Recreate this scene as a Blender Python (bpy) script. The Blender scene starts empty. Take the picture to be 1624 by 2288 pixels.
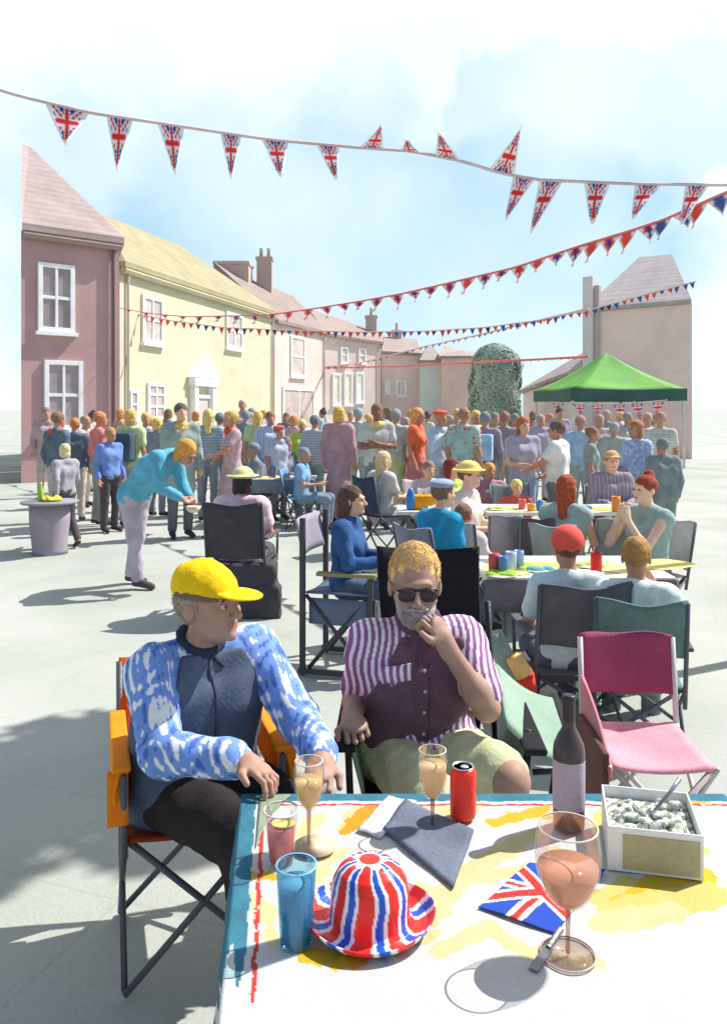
import bpy, math, random
import numpy as np
from mathutils import Vector, Matrix
random.seed(7); rng = np.random.default_rng(7)
SC = bpy.context.scene
COL = SC.collection
F, H, HY = 1800.0, 1.75, 915.0     # focal length in sheet pixels, eye height, horizon line
def W(px, py, d): return np.array([(px-812)/F*d, d, H-(py-HY)/F*d])
def GX(px, d): return (px-812)/F*d
def A(*v): return np.array(v, dtype=float)
def nrm(v):
    v = np.asarray(v, float); return v/(np.linalg.norm(v)+1e-9)
def rotz(a):
    c, s = math.cos(a), math.sin(a); return np.array([[c,-s,0],[s,c,0],[0,0,1.0]])
def frame(fwd, up=(0,0,1)):
    # columns: person's left, backwards, up  (local -Y is forward)
    f = nrm(fwd); l = nrm(np.cross(up, f)); u = np.cross(f, l)
    return np.stack([l, -f, u], axis=1)

# ------------------------------------------------------------------ materials
def s2l(c):
    c = np.array(c, float)/255.0
    return np.where(c <= .04045, c/12.92, ((c+.055)/1.055)**2.4)
def pc(r, g, b, k=1.0):
    return tuple(float(min(.86, max(.003, x*k))) for x in s2l((r, g, b)))
_M = {}
def _mat(name):
    m = bpy.data.materials.new(name); m.use_nodes = True
    nt = m.node_tree; return m, nt, nt.nodes['Principled BSDF']
def wash(col, rough=.85, var=.16, scale=3.0, bump=.15, attr=False, grain=120, metal=0, sheen=0, name='wash'):
    key = (col, rough, var, scale, bump, attr, grain, metal)
    if key in _M: return _M[key]
    m, nt, b = _mat(name); N, L = nt.nodes, nt.links
    tc = N.new('ShaderNodeTexCoord')
    n1 = N.new('ShaderNodeTexNoise'); n1.inputs['Scale'].default_value = scale; n1.inputs['Detail'].default_value = 5; n1.inputs['Roughness'].default_value = .6
    n1.inputs['Distortion'].default_value = .6
    L.new(tc.outputs['Object'], n1.inputs['Vector'])
    mr = N.new('ShaderNodeMapRange'); mr.inputs['From Min'].default_value = .3; mr.inputs['From Max'].default_value = .7
    mr.inputs['To Min'].default_value = 1-var; mr.inputs['To Max'].default_value = 1+var
    L.new(n1.outputs['Fac'], mr.inputs['Value'])
    n2 = N.new('ShaderNodeTexNoise'); n2.inputs['Scale'].default_value = grain; n2.inputs['Detail'].default_value = 3
    L.new(tc.outputs['Object'], n2.inputs['Vector'])
    mr2 = N.new('ShaderNodeMapRange'); mr2.inputs['From Min'].default_value = .3; mr2.inputs['From Max'].default_value = .7
    mr2.inputs['To Min'].default_value = 1-var*.45; mr2.inputs['To Max'].default_value = 1+var*.45
    L.new(n2.outputs['Fac'], mr2.inputs['Value'])
    mu = N.new('ShaderNodeMath'); mu.operation = 'MULTIPLY'
    L.new(mr.outputs[0], mu.inputs[0]); L.new(mr2.outputs[0], mu.inputs[1])
    vm = N.new('ShaderNodeVectorMath'); vm.operation = 'SCALE'
    if attr:
        at = N.new('ShaderNodeAttribute'); at.attribute_name = 'Col'
        L.new(at.outputs['Color'], vm.inputs[0])
    else:
        vm.inputs[0].default_value = col
    L.new(mu.outputs[0], vm.inputs['Scale'])
    L.new(vm.outputs[0], b.inputs['Base Color'])
    b.inputs['Roughness'].default_value = rough; b.inputs['Metallic'].default_value = metal
    b.inputs['Specular IOR Level'].default_value = .3
    if bump:
        bp = N.new('ShaderNodeBump'); bp.inputs['Strength'].default_value = bump; bp.inputs['Distance'].default_value = .01
        L.new(n2.outputs['Fac'], bp.inputs['Height']); L.new(bp.outputs[0], b.inputs['Normal'])
    _M[key] = m; return m
def printm(c, c2, kind):
    key = ('print', c, c2, kind)
    if key in _M: return _M[key]
    m = wash(c, rough=.92, var=.18, scale=5.01, name='cloth').copy(); m.name = 'printed_cloth'; nt = m.node_tree; N, L = nt.nodes, nt.links; b = N['Principled BSDF']
    tc = N.new('ShaderNodeTexCoord'); src = b.inputs['Base Color'].links[0].from_socket
    if kind == 'dots':
        v = N.new('ShaderNodeTexVoronoi'); v.inputs['Scale'].default_value = 14; v.inputs['Randomness'].default_value = .55; out = v.outputs['Distance']; lim, op = .30, 'LESS_THAN'
    elif kind == 'flower':
        v = N.new('ShaderNodeTexNoise'); v.inputs['Scale'].default_value = 19; v.inputs['Detail'].default_value = 1; out = v.outputs['Fac']; lim, op = .56, 'GREATER_THAN'
    else:
        v = N.new('ShaderNodeTexWave'); v.bands_direction = 'Z' if kind == 'stripe' else 'X'; v.inputs['Scale'].default_value = 7; v.inputs['Distortion'].default_value = .6; v.inputs['Detail'].default_value = 0; out = v.outputs['Fac']; lim, op = .62, 'GREATER_THAN'
    L.new(tc.outputs['Object'], v.inputs['Vector'])
    g = N.new('ShaderNodeMath'); g.operation = op; L.new(out, g.inputs[0]); g.inputs[1].default_value = lim
    mx = N.new('ShaderNodeMix'); mx.data_type = 'RGBA'; L.new(g.outputs[0], mx.inputs[0]); L.new(src, mx.inputs[6]); mx.inputs[7].default_value = (*c2, 1)
    L.new(mx.outputs[2], b.inputs['Base Color']); _M[key] = m; return m
def strands(name, c, R, rad, region, n, ln, mat, parent, seed=1, comb=(0,1,-.3), lift=.35, wid=.0011, hs=1.0):
    """short tapered hairs rooted on the scalp ellipsoid, combed along one direction"""
    r_ = np.random.default_rng(seed); V = []; Fc = []; k = 0; c = np.array(c); comb = nrm(comb)
    while k < n:
        d = nrm(r_.normal(size=3)); q = d*np.array(rad)
        if not region(q): continue
        nn_ = nrm(q/np.array(rad)**2); t = nrm(comb-np.dot(comb, nn_)*nn_+r_.normal(size=3)*.28)
        l = ln*r_.uniform(.6, 1.2); sd = nrm(np.cross(nn_, t)); w = wid*r_.uniform(.7, 1.4)
        pts = [q-nn_*.002, q+t*l*.5+nn_*l*lift*.7, q+t*l*.95+nn_*l*lift*.5]
        b = len(V)
        for i, p_ in enumerate(pts[:2]):
            for a in (-1, 0, 1): V.append(c+R@((p_+sd*a*w*(1-.3*i)+(nn_*w*.9 if a == 0 else 0))*hs))
        V.append(c+R@(pts[2]*hs))
        Fc += [(b,b+1,b+4,b+3),(b+1,b+2,b+5,b+4),(b+3,b+4,b+6),(b+4,b+5,b+6)]; k += 1
    return MB().add(V, Fc).build(name, mat, parent, smooth=True)
def cloth(c, **k): return wash(c, rough=.92, name='cloth', **{**dict(var=.2, scale=5, grain=90, bump=.25), **k})
def paintm(c, **k): return wash(c, rough=.45, name='paint', **{**dict(var=.08, bump=.05), **k})
def skinm(c): return wash(c, rough=.6, var=.12, scale=9, grain=200, bump=.08, name='skin')
VCOL = lambda **k: wash((1,1,1), attr=True, name='printed_cloth', **{**dict(rough=.9, var=.1, scale=8, bump=.15), **k})
def glassm(tint=(1,1,1), name='glass', refl=.9):
    key = ('glass', tint, refl)
    if key in _M: return _M[key]
    m = bpy.data.materials.new(name); m.use_nodes = True; nt = m.node_tree; N, L = nt.nodes, nt.links
    N.remove(N['Principled BSDF'])
    t = N.new('ShaderNodeBsdfTransparent'); t.inputs['Color'].default_value = (*tint, 1)
    g = N.new('ShaderNodeBsdfGlossy'); g.inputs['Roughness'].default_value = .03; g.inputs['Color'].default_value = (refl,refl,refl,1)
    lw = N.new('ShaderNodeLayerWeight'); lw.inputs['Blend'].default_value = .35
    mp = N.new('ShaderNodeMapRange'); mp.inputs['To Min'].default_value = .03; mp.inputs['To Max'].default_value = .42
    L.new(lw.outputs['Fresnel'], mp.inputs['Value'])
    mx = N.new('ShaderNodeMixShader'); L.new(mp.outputs[0], mx.inputs[0]); L.new(t.outputs[0], mx.inputs[1]); L.new(g.outputs[0], mx.inputs[2])
    L.new(mx.outputs[0], N['Material Output'].inputs['Surface'])
    _M[key] = m; return m
def liquidm(c, alpha=.6):
    key = ('liq', c, alpha)
    if key in _M: return _M[key]
    m = bpy.data.materials.new('drink'); m.use_nodes = True; nt = m.node_tree; N, L = nt.nodes, nt.links
    b = N['Principled BSDF']; b.inputs['Base Color'].default_value = (*c, 1); b.inputs['Roughness'].default_value = .1
    t = N.new('ShaderNodeBsdfTransparent'); t.inputs['Color'].default_value = (*[min(1, x*1.25) for x in c], 1)
    mx = N.new('ShaderNodeMixShader'); mx.inputs[0].default_value = alpha
    L.new(t.outputs[0], mx.inputs[1]); L.new(b.outputs[0], mx.inputs[2]); L.new(mx.outputs[0], N['Material Output'].inputs['Surface'])
    _M[key] = m; return m

# ------------------------------------------------------------------ objects
def link(name, me, mat=None, parent=None, loc=None, smooth=True, bevel=0, solid=0, sub=0):
    o = bpy.data.objects.new(name, me); COL.objects.link(o)
    if mat is not None:
        if len(me.materials) == 0: me.materials.append(None)
        o.material_slots[0].link = 'OBJECT'; o.material_slots[0].material = mat
    if parent is not None: o.parent = parent
    if loc is not None: o.location = loc
    if smooth and len(me.polygons):
        me.polygons.foreach_set('use_smooth', np.ones(len(me.polygons), bool))
    if solid:
        md = o.modifiers.new('Solidify', 'SOLIDIFY'); md.thickness = solid; md.offset = 0
    if sub:
        md = o.modifiers.new('Subdivision', 'SUBSURF'); md.levels = sub; md.render_levels = sub
    if bevel:
        md = o.modifiers.new('Bevel', 'BEVEL'); md.width = bevel; md.segments = 2; md.limit_method = 'ANGLE'
    return o
def thing(name, label, cat, loc=(0,0,0), rz=0, group=None):
    o = bpy.data.objects.new(name, None); COL.objects.link(o); o.empty_display_size = .1
    o.location = loc; o.rotation_euler = (0, 0, rz); return tag(o, label, cat, group)
def tag(o, label, cat, group=None):
    o['label'] = label; o['category'] = cat
    if group: o['group'] = group
    return o
def structure(o): o['kind'] = 'structure'; return o
def copy_thing(src, loc, rz=None, label=None):
    c = src.copy(); COL.objects.link(c); c.location = loc
    if rz is not None: c.rotation_euler = (0, 0, rz)
    if label: c['label'] = label
    for ch in list(src.children):
        d = ch.copy(); COL.objects.link(d); d.parent = c
        for g in list(ch.children):
            e = g.copy(); COL.objects.link(e); e.parent = d
    return c

class MB:
    def __init__(s): s.v = []; s.f = []; s.n = 0
    def add(s, verts, faces):
        s.v.extend([tuple(map(float, p)) for p in verts]); s.f.extend([tuple(i+s.n for i in f) for f in faces]); s.n += len(verts); return s
    def box(s, c, sz, R=None):
        c = np.array(c, float); h = np.array(sz, float)/2; R = np.eye(3) if R is None else R
        P = [c+R@(h*np.array([x,y,z])) for x in (-1,1) for y in (-1,1) for z in (-1,1)]
        return s.add(P, [(0,1,3,2),(4,6,7,5),(0,4,5,1),(2,3,7,6),(0,2,6,4),(1,5,7,3)])
    def tube(s, pts, r, n=8, cap=True):
        pts = [np.array(p, float) for p in pts]; rs = r if isinstance(r, (list, tuple)) else [r]*len(pts)
        ref = None; rings = []
        for i, p in enumerate(pts):
            t = nrm(pts[min(i+1, len(pts)-1)]-pts[max(i-1, 0)])
            if ref is None: ref = A(0,0,1) if abs(t[2]) < .9 else A(1,0,0)
            a = nrm(np.cross(t, ref)); b = np.cross(a, t); ref = b
            rings.append([p+rs[i]*(math.cos(q)*a+math.sin(q)*b) for q in np.arange(n)/n*2*math.pi])
        V = [q for r_ in rings for q in r_]; Fc = []
        for i in range(len(pts)-1):
            for j in range(n):
                k = (j+1) % n; Fc.append((i*n+j, (i+1)*n+j, (i+1)*n+k, i*n+k))
        if cap: Fc += [tuple(range(n)), tuple(range(len(V)-1, len(V)-n-1, -1))]
        return s.add(V, Fc)
    def lathe(s, prof, c=(0,0,0), n=32, sy=1.0, cap=True):
        c = np.array(c, float); V = []; Fc = []
        for r, z in prof:
            for q in np.arange(n)/n*2*math.pi: V.append(c+A(r*math.cos(q), sy*r*math.sin(q), z))
        for i in range(len(prof)-1):
            for j in range(n):
                k = (j+1) % n; Fc.append((i*n+j, i*n+k, (i+1)*n+k, (i+1)*n+j))
        if cap and prof[0][0] > 1e-4: Fc.append(tuple(range(n-1, -1, -1)))
        if cap and prof[-1][0] > 1e-4: Fc.append(tuple(range(len(V)-n, len(V))))
        return s.add(V, Fc)
    def poly(s, P): return s.add(P, [tuple(range(len(P)))])
    def prism(s, P, z0, z1):
        n = len(P); V = [(p[0], p[1], z0) for p in P]+[(p[0], p[1], z1) for p in P]
        return s.add(V, [tuple(range(n-1, -1, -1)), tuple(range(n, 2*n))]+[(i, (i+1) % n, n+(i+1) % n, n+i) for i in range(n)])
    def grid(s, fn, nu, nv, u0=0, u1=1, v0=0, v1=1):
        V = [fn(u0+(u1-u0)*i/nu, v0+(v1-v0)*j/nv) for i in range(nu+1) for j in range(nv+1)]
        return s.add(V, [(i*(nv+1)+j, (i+1)*(nv+1)+j, (i+1)*(nv+1)+j+1, i*(nv+1)+j+1) for i in range(nu) for j in range(nv)])
    def mesh(s, name='mesh'):
        me = bpy.data.meshes.new(name); me.from_pydata(s.v, [], s.f); me.update(); return me
    def build(s, name, mat, parent=None, smooth=False, colfn=None, **k):
        me = s.mesh(name)
        if colfn is not None: paint(me, colfn)
        return link(name, me, mat, parent, smooth=smooth, **k)
def verts_of(me):
    a = np.empty(len(me.vertices)*3, np.float32); me.vertices.foreach_get('co', a); return a.reshape(-1, 3)
def paint(me, fn):
    P = verts_of(me); C = np.ones((len(P), 4), np.float32); C[:, :3] = fn(P)
    at = me.color_attributes.new('Col', 'FLOAT_COLOR', 'POINT'); at.data.foreach_set('color', C.ravel())

# ------------------------------------------------------------------ signed distance bodies -> one continuous mesh
def rc(a, b, ra, rb, k=.03): return ('rc', A(*a), A(*b), ra, rb, k)
def el(c, r, R=None, k=.02): return ('el', A(*c), A(*r), np.eye(3) if R is None else R, 0, k)
def bxp(c, h, R=None, rr=.005, k=.01): return ('bx', A(*c), A(*h), np.eye(3) if R is None else R, rr, k)
def p_bounds(p):
    if p[0] == 'rc':
        r = max(p[3], p[4]); return np.minimum(p[1], p[2])-r, np.maximum(p[1], p[2])+r
    r = np.linalg.norm(p[2]) if p[0] == 'bx' else max(p[2]); r += p[4] if p[0] == 'bx' else 0
    return p[1]-r, p[1]+r
def p_eval(p, X, Y, Z):
    if p[0] == 'rc':
        a, b, ra, rb = p[1:5]; ba = b-a; L = max(float(ba@ba), 1e-9)
        x, y, z = X-a[0], Y-a[1], Z-a[2]
        h = np.clip((x*ba[0]+y*ba[1]+z*ba[2])/L, 0, 1)
        return np.sqrt((x-h*ba[0])**2+(y-h*ba[1])**2+(z-h*ba[2])**2)-(ra+(rb-ra)*h)
    c, r, R = p[1:4]; x, y, z = X-c[0], Y-c[1], Z-c[2]
    q = [R[0,i]*x+R[1,i]*y+R[2,i]*z for i in range(3)]
    if p[0] == 'el':
        k0 = np.sqrt(sum((q[i]/r[i])**2 for i in range(3))); k1 = np.sqrt(sum((q[i]/r[i]**2)**2 for i in range(3)))+1e-9
        return k0*(k0-1)/k1
    q = [np.abs(q[i])-r[i] for i in range(3)]
    return np.sqrt(sum(np.maximum(t, 0)**2 for t in q))+np.minimum(np.maximum(q[0], np.maximum(q[1], q[2])), 0)-p[4]
def sdf_mesh(name, prims, res, inflate=0.0, clips=(), carve=(), warp=None, colfn=None):
    B = [p_bounds(p) for p in prims]; mg = max(p[5] for p in prims)+inflate+3*res
    lo = np.min([b[0] for b in B], 0)-mg; hi = np.max([b[1] for b in B], 0)+mg
    n = np.ceil((hi-lo)/res).astype(int)+1
    ax = [(lo[i]+res*np.arange(n[i])).astype(np.float32) for i in range(3)]
    D = np.full(n, 10.0, np.float32)
    def sub(p, m):
        l, h = p_bounds(p); i0 = np.maximum(((l-m-lo)/res).astype(int), 0); i1 = np.minimum(((h+m-lo)/res).astype(int)+2, n)
        sl = tuple(slice(i0[i], i1[i]) for i in range(3))
        return sl, ax[0][sl[0]][:, None, None], ax[1][sl[1]][None, :, None], ax[2][sl[2]][None, None, :]
    for p in prims:
        sl, X, Y, Z = sub(p, p[5]+inflate+3*res); d = p_eval(p, X, Y, Z)-inflate; a = D[sl]; k = p[5]
        h = np.maximum(k-np.abs(a-d), 0)/k; D[sl] = np.minimum(a, d)-h*h*k*.25
    for p in carve:
        sl, X, Y, Z = sub(p, p[5]+3*res)
        if 0 in [s_.stop-s_.start for s_ in sl]: continue
        d = -p_eval(p, X, Y, Z); a = D[sl]; k = p[5]
        h = np.maximum(k-np.abs(a-d), 0)/k; D[sl] = np.maximum(a, d)+h*h*k*.25
    X, Y, Z = ax[0][:, None, None], ax[1][None, :, None], ax[2][None, None, :]
    if warp is not None: D += warp(X, Y, Z).astype(np.float32)
    for pt, nn in clips:
        D = np.maximum(D, (X-pt[0])*nn[0]+(Y-pt[1])*nn[1]+(Z-pt[2])*nn[2])
    S = D < 0
    def sh(a, i, j, k): return a[i:a.shape[0]-1+i, j:a.shape[1]-1+j, k:a.shape[2]-1+k]
    cor = [(i, j, k) for i in (0,1) for j in (0,1) for k in (0,1)]
    cnt = sum(sh(S, *c).astype(np.int8) for c in cor)
    act = (cnt > 0) & (cnt < 8); I = np.argwhere(act); idx = np.full(act.shape, -1, np.int32); idx[act] = np.arange(len(I))
    Vv = np.stack([D[I[:,0]+c[0], I[:,1]+c[1], I[:,2]+c[2]] for c in cor], 1)
    acc = np.zeros((len(I), 3)); num = np.zeros(len(I)); C = np.array(cor, float)
    for a in range(8):
        for b in range(a+1, 8):
            if np.abs(C[a]-C[b]).sum() != 1: continue
            va, vb = Vv[:, a], Vv[:, b]; m = (va < 0) != (vb < 0)
            t = np.where(m, va/np.where(np.abs(va-vb) < 1e-9, 1, va-vb), 0)
            acc += np.where(m[:, None], C[a]+(C[b]-C[a])*t[:, None], 0); num += m
    P = lo+res*(I+acc/num[:, None])
    Fs = []
    for axn in range(3):
        o1, o2 = [(1,2),(2,0),(0,1)][axn]
        s0 = [slice(None)]*3; s1 = [slice(None)]*3; s0[axn] = slice(0, -1); s1[axn] = slice(1, None)
        a, b = S[tuple(s0)], S[tuple(s1)]; E = np.argwhere(a != b)
        ok = (E[:, o1] > 0) & (E[:, o2] > 0) & (E[:, o1] < n[o1]-1) & (E[:, o2] < n[o2]-1); E = E[ok]
        if not len(E): continue
        ins = a[tuple(E.T)]
        d1 = np.zeros(3, int); d1[o1] = 1; d2 = np.zeros(3, int); d2[o2] = 1
        q = [idx[tuple(e.T)] for e in (E-d1-d2, E-d2, E, E-d1)]; Q = np.stack(q, 1)
        Q[~ins] = Q[~ins][:, ::-1]; Fs.append(Q)
    Q = np.concatenate(Fs); Q = Q[(Q >= 0).all(1)]
    me = bpy.data.meshes.new(name); me.vertices.add(len(P)); me.vertices.foreach_set('co', P.astype(np.float32).ravel())
    me.loops.add(Q.size); me.loops.foreach_set('vertex_index', Q.astype(np.int32).ravel())
    me.polygons.add(len(Q)); me.polygons.foreach_set('loop_start', np.arange(0, Q.size, 4, dtype=np.int32))
    me.update(calc_edges=True); me.validate()
    if colfn is not None: paint(me, colfn)
    return me

def uj(u, v, w=1.0):
    """british flag colours, u and v in -1..1"""
    u, v = np.asarray(u), np.asarray(v); shp = u.shape
    C = np.empty(shp+(3,)); C[...] = pc(38, 72, 168)
    dg = np.minimum(np.abs(u-v), np.abs(u+v))
    C[dg < .30*w] = pc(245, 245, 242); C[dg < .12*w] = pc(226, 50, 45)
    m = (np.abs(u) < .20*w) | (np.abs(v) < .30*w); C[m] = pc(245, 245, 242)
    m = (np.abs(u) < .12*w) | (np.abs(v) < .18*w); C[m] = pc(226, 50, 45)
    return C
# ------------------------------------------------------------------ people
SK = dict(light=pc(226,178,150), fair=pc(236,196,170), tan=pc(190,140,115), brown=pc(150,105,85), grey=pc(178,146,130))
def hand(wr, d, pn, side=1, curl=.5, s=1.0, thumb=.8, k=.012):
    """palm, four fingers of different length and a thumb leaving the palm's side; d = pointing, pn = palm normal"""
    d = nrm(d); pn = nrm(pn-np.dot(pn, d)*d); ac = np.cross(d, pn)*side   # towards the thumb
    R = np.stack([ac, pn, d], 1); P = []
    P.append(el(wr+d*.048*s, (.041*s, .017*s, .056*s), R, .02))
    P.append(rc(wr-d*.02*s, wr+d*.03*s, .025*s, .028*s, .02))
    for i, (off, ln) in enumerate([(.0325,.070),(.0112,.079),(-.0108,.073),(-.0315,.057)]):
        b = wr+d*(.088-.004*abs(i-1))*s+ac*off*s; c = curl*(1+.12*i); spread = ac*off*1.5
        dd = nrm(d*math.cos(c*.7)+pn*math.sin(c*.7)+spread); p1 = b+dd*ln*.45*s
        dd2 = nrm(d*math.cos(c*1.7)+pn*math.sin(c*1.7)+spread*.5); p2 = p1+dd2*ln*.32*s
        dd3 = nrm(d*math.cos(c*2.4)+pn*math.sin(c*2.4)); p3 = p2+dd3*ln*.25*s
        P += [rc(b-d*.02*s, p1, .0090*s, .0082*s, .004), rc(p1, p2, .0083*s, .0075*s, .003), rc(p2, p3, .0075*s, .0062*s, .003)]
    b = wr+d*.028*s+ac*.030*s; t1 = b+nrm(ac*.75+d*.75+pn*.35*thumb)*.038*s; t2 = t1+nrm(ac*.2+d*.9+pn*.5*thumb)*.032*s
    P += [rc(b-ac*.012*s, t1, .014*s, .0108*s, .012), rc(t1, t2, .0108*s, .0088*s, .005)]
    return P
def head(hc, R, s=1.0, fine=False):
    def q(x, y, z): return hc+R@(A(x, y, z)*s)
    P = [el(q(0,.012,.030), A(.075,.094,.088)*s, R), el(q(0,-.028,-.028), A(.060,.064,.082)*s, R, .03),
         el(q(0,-.048,-.078), A(.040,.042,.030)*s, R, .03),
         rc(q(0,-.090,.008), q(0,-.116,-.026), .008*s, .0125*s, .014),
         el(q(.077,.012,-.010), A(.010,.020,.031)*s, R, .008), el(q(-.077,.012,-.010), A(.010,.020,.031)*s, R, .008)]
    C = []
    if fine:
        P += [rc(q(-.038,-.084,.026), q(.038,-.084,.026), .010*s, .010*s, .015),
              el(q(.036,-.066,-.022), A(.024,.022,.022)*s, R, .02), el(q(-.036,-.066,-.022), A(.024,.022,.022)*s, R, .02),
              el(q(.012,-.104,-.030), A(.009,.010,.008)*s, R, .006), el(q(-.012,-.104,-.030), A(.009,.010,.008)*s, R, .006),
              rc(q(-.019,-.088,-.052), q(.019,-.088,-.052), .0065*s, .0065*s, .006), rc(q(-.016,-.088,-.065), q(.016,-.088,-.065), .0075*s, .0075*s, .006),
              el(q(0,-.086,-.092), A(.018,.014,.014)*s, R, .015)]
        C = [el(q(.031,-.100,.004), A(.017,.012,.010)*s, R, .012), el(q(-.031,-.100,.004), A(.017,.012,.010)*s, R, .012),
             rc(q(-.022,-.102,-.0585), q(.022,-.102,-.0585), .0045*s, .0045*s, .003)]
    return P, C
def body_groups(J, b=1.0, fem=False, fine=False):
    G = {}
    hl, hr, sl, sr, P, C, N = [J[k] for k in ('hipL','hipR','shL','shR','pel','che','nek')]
    lh, ls = nrm(hl-hr), nrm(sl-sr); up = nrm(C-P); fwd = np.cross(ls, up)*1.0
    w = .9 if fem else 1.0
    G['pelvis'] = [rc(hl, hr, .098*b, .098*b, .05), el(P+up*.02, A(.15,.105,.10)*b, np.stack([lh, -np.cross(lh, up), up], 1), .05)]
    G['torso'] = [rc(P+lh*.062*b, C+ls*.078*b, .098*b*w, .108*b, .06), rc(P-lh*.062*b, C-ls*.078*b, .098*b*w, .108*b, .06),
                  rc(C+ls*.05, sl-up*.03, .10*b, .068*b, .06), rc(C-ls*.05, sr-up*.03, .10*b, .068*b, .06),
                  rc(sl-ls*.02, N-up*.01, .056*b, .052, .04), rc(sr+ls*.02, N-up*.01, .056*b, .052, .04)]
    if fem: G['torso'] += [el(C+ls*.07-up*.02-fwd*-.07, (.06,.055,.06), None, .04), el(C-ls*.07-up*.02+fwd*.07, (.06,.055,.06), None, .04)]
    hc = J['head']; R = J['hR']; hs = J.get('hs', 1.0)
    G['neck'] = [rc(N-up*.02, hc+R@A(0,.015,-.06)*hs, .056*b, .050*hs, .03)]
    G['head'], G['hcarve'] = head(hc, R, hs, fine)
    G['uarm'], G['farm'], G['hand'], G['thigh'], G['calf'], G['foot'] = [], [], [], [], [], []
    for s, sd in (('L', 1), ('R', -1)):
        S, E, Wr = J['sh'+s], J['el'+s], J['wr'+s]
        G['uarm'].append(rc(S, E, .054*b*w, .040*b*w, .03)); fd = nrm(Wr-E)
        G['farm'] += [rc(E, Wr, .040*b*w, .0265*b, .02), el(E+(Wr-E)*.28, (.043*b*w,)*3, None, .03)]
        hd = J.get('hd'+s, fd); pn = J.get('pn'+s, np.cross(fd, ls)*1.0+A(0,0,-.3))
        G['hand'] += hand(Wr, hd, pn, side=J.get('ts'+s, sd), curl=J.get('cu'+s, .45), s=J.get('hh', 1.0))
        Hp, K, An, T = J['hip'+s], J['kn'+s], J['an'+s], J['to'+s]
        G['thigh'] += [rc(Hp, K, .088*b, .056*b, .03)]
        G['calf'] += [rc(K, An, .055*b, .036, .03), el(K+(An-K)*.3, (.054*b,)*3, None, .04)]
        G['foot'] += [rc(An+A(0,0,-.02), T, .036, .028, .03), rc(An+A(0,0,-.02), An+(An-T)*.22+A(0,0,-.045)*1, .03, .028, .03)]
    return G
def stand(arms='down', ht=1.75):
    J = dict(pel=A(0,0,.96), che=A(0,-.005,1.27), nek=A(0,.01,1.46), head=A(0,-.025,1.625), hR=np.eye(3),
        hipL=A(.085,0,.92), hipR=A(-.085,0,.92), knL=A(.10,-.02,.50), knR=A(-.10,-.01,.50), anL=A(.105,.03,.09), anR=A(-.105,.02,.09),
        toL=A(.13,-.13,.035), toR=A(-.13,-.14,.035), shL=A(.175,.01,1.415), shR=A(-.175,.01,1.415),
        elL=A(.235,.04,1.13), elR=A(-.235,.04,1.13), wrL=A(.245,-.05,.89), wrR=A(-.245,-.05,.89))
    if arms == 'cross':
        J.update(elL=A(.24,-.05,1.15), elR=A(-.24,-.05,1.15), wrL=A(-.03,-.20,1.20), wrR=A(.03,-.18,1.16))
        J.update(pnL=A(0,1,0), pnR=A(0,1,0), hdL=A(-1,-.05,.2), hdR=A(1,0,.1))
    if arms == 'hold':   # both forearms forward
        J.update(elL=A(.23,.0,1.13), elR=A(-.23,.0,1.13), wrL=A(.10,-.22,1.08), wrR=A(-.10,-.22,1.10), pnL=A(-1,0,0), pnR=A(1,0,0))
    if arms == 'drink':
        J.update(elR=A(-.22,-.06,1.15), wrR=A(-.08,-.20,1.36), pnR=A(1,0,0))
    if arms == 'walk':
        J.update(knL=A(.10,-.16,.52), anL=A(.10,-.22,.10), toL=A(.11,-.38,.06), knR=A(-.09,.03,.50), anR=A(-.09,.24,.14), toR=A(-.10,.12,.03),
                 wrL=A(.25,.14,.92), elL=A(.24,.12,1.15), wrR=A(-.25,-.2,.95), elR=A(-.24,-.02,1.13))
    if arms == 'reach':
        J.update(elL=A(.26,-.12,1.22), wrL=A(.16,-.34,1.12), elR=A(-.24,-.02,1.14), wrR=A(-.12,-.22,1.02))
    if arms == 'hip':
        J.update(elL=A(.33,.06,1.18), wrL=A(.17,.0,1.01), hdL=A(-.6,-.5,-.3))
    if arms == 'lean':   # bowed forward from the waist, hands in front
        J.update(pel=A(0,.10,.93), hipL=A(.085,.09,.90), hipR=A(-.085,.09,.90), che=A(0,-.12,1.16), nek=A(0,-.27,1.27), head=A(0,-.40,1.33),
                 hR=frame((0,-.8,-.6)), shL=A(.17,-.23,1.25), shR=A(-.17,-.23,1.25), elL=A(.2,-.32,.98), elR=A(-.2,-.32,.98),
                 wrL=A(.09,-.50,.86), wrR=A(-.09,-.50,.86))
    return J
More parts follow.
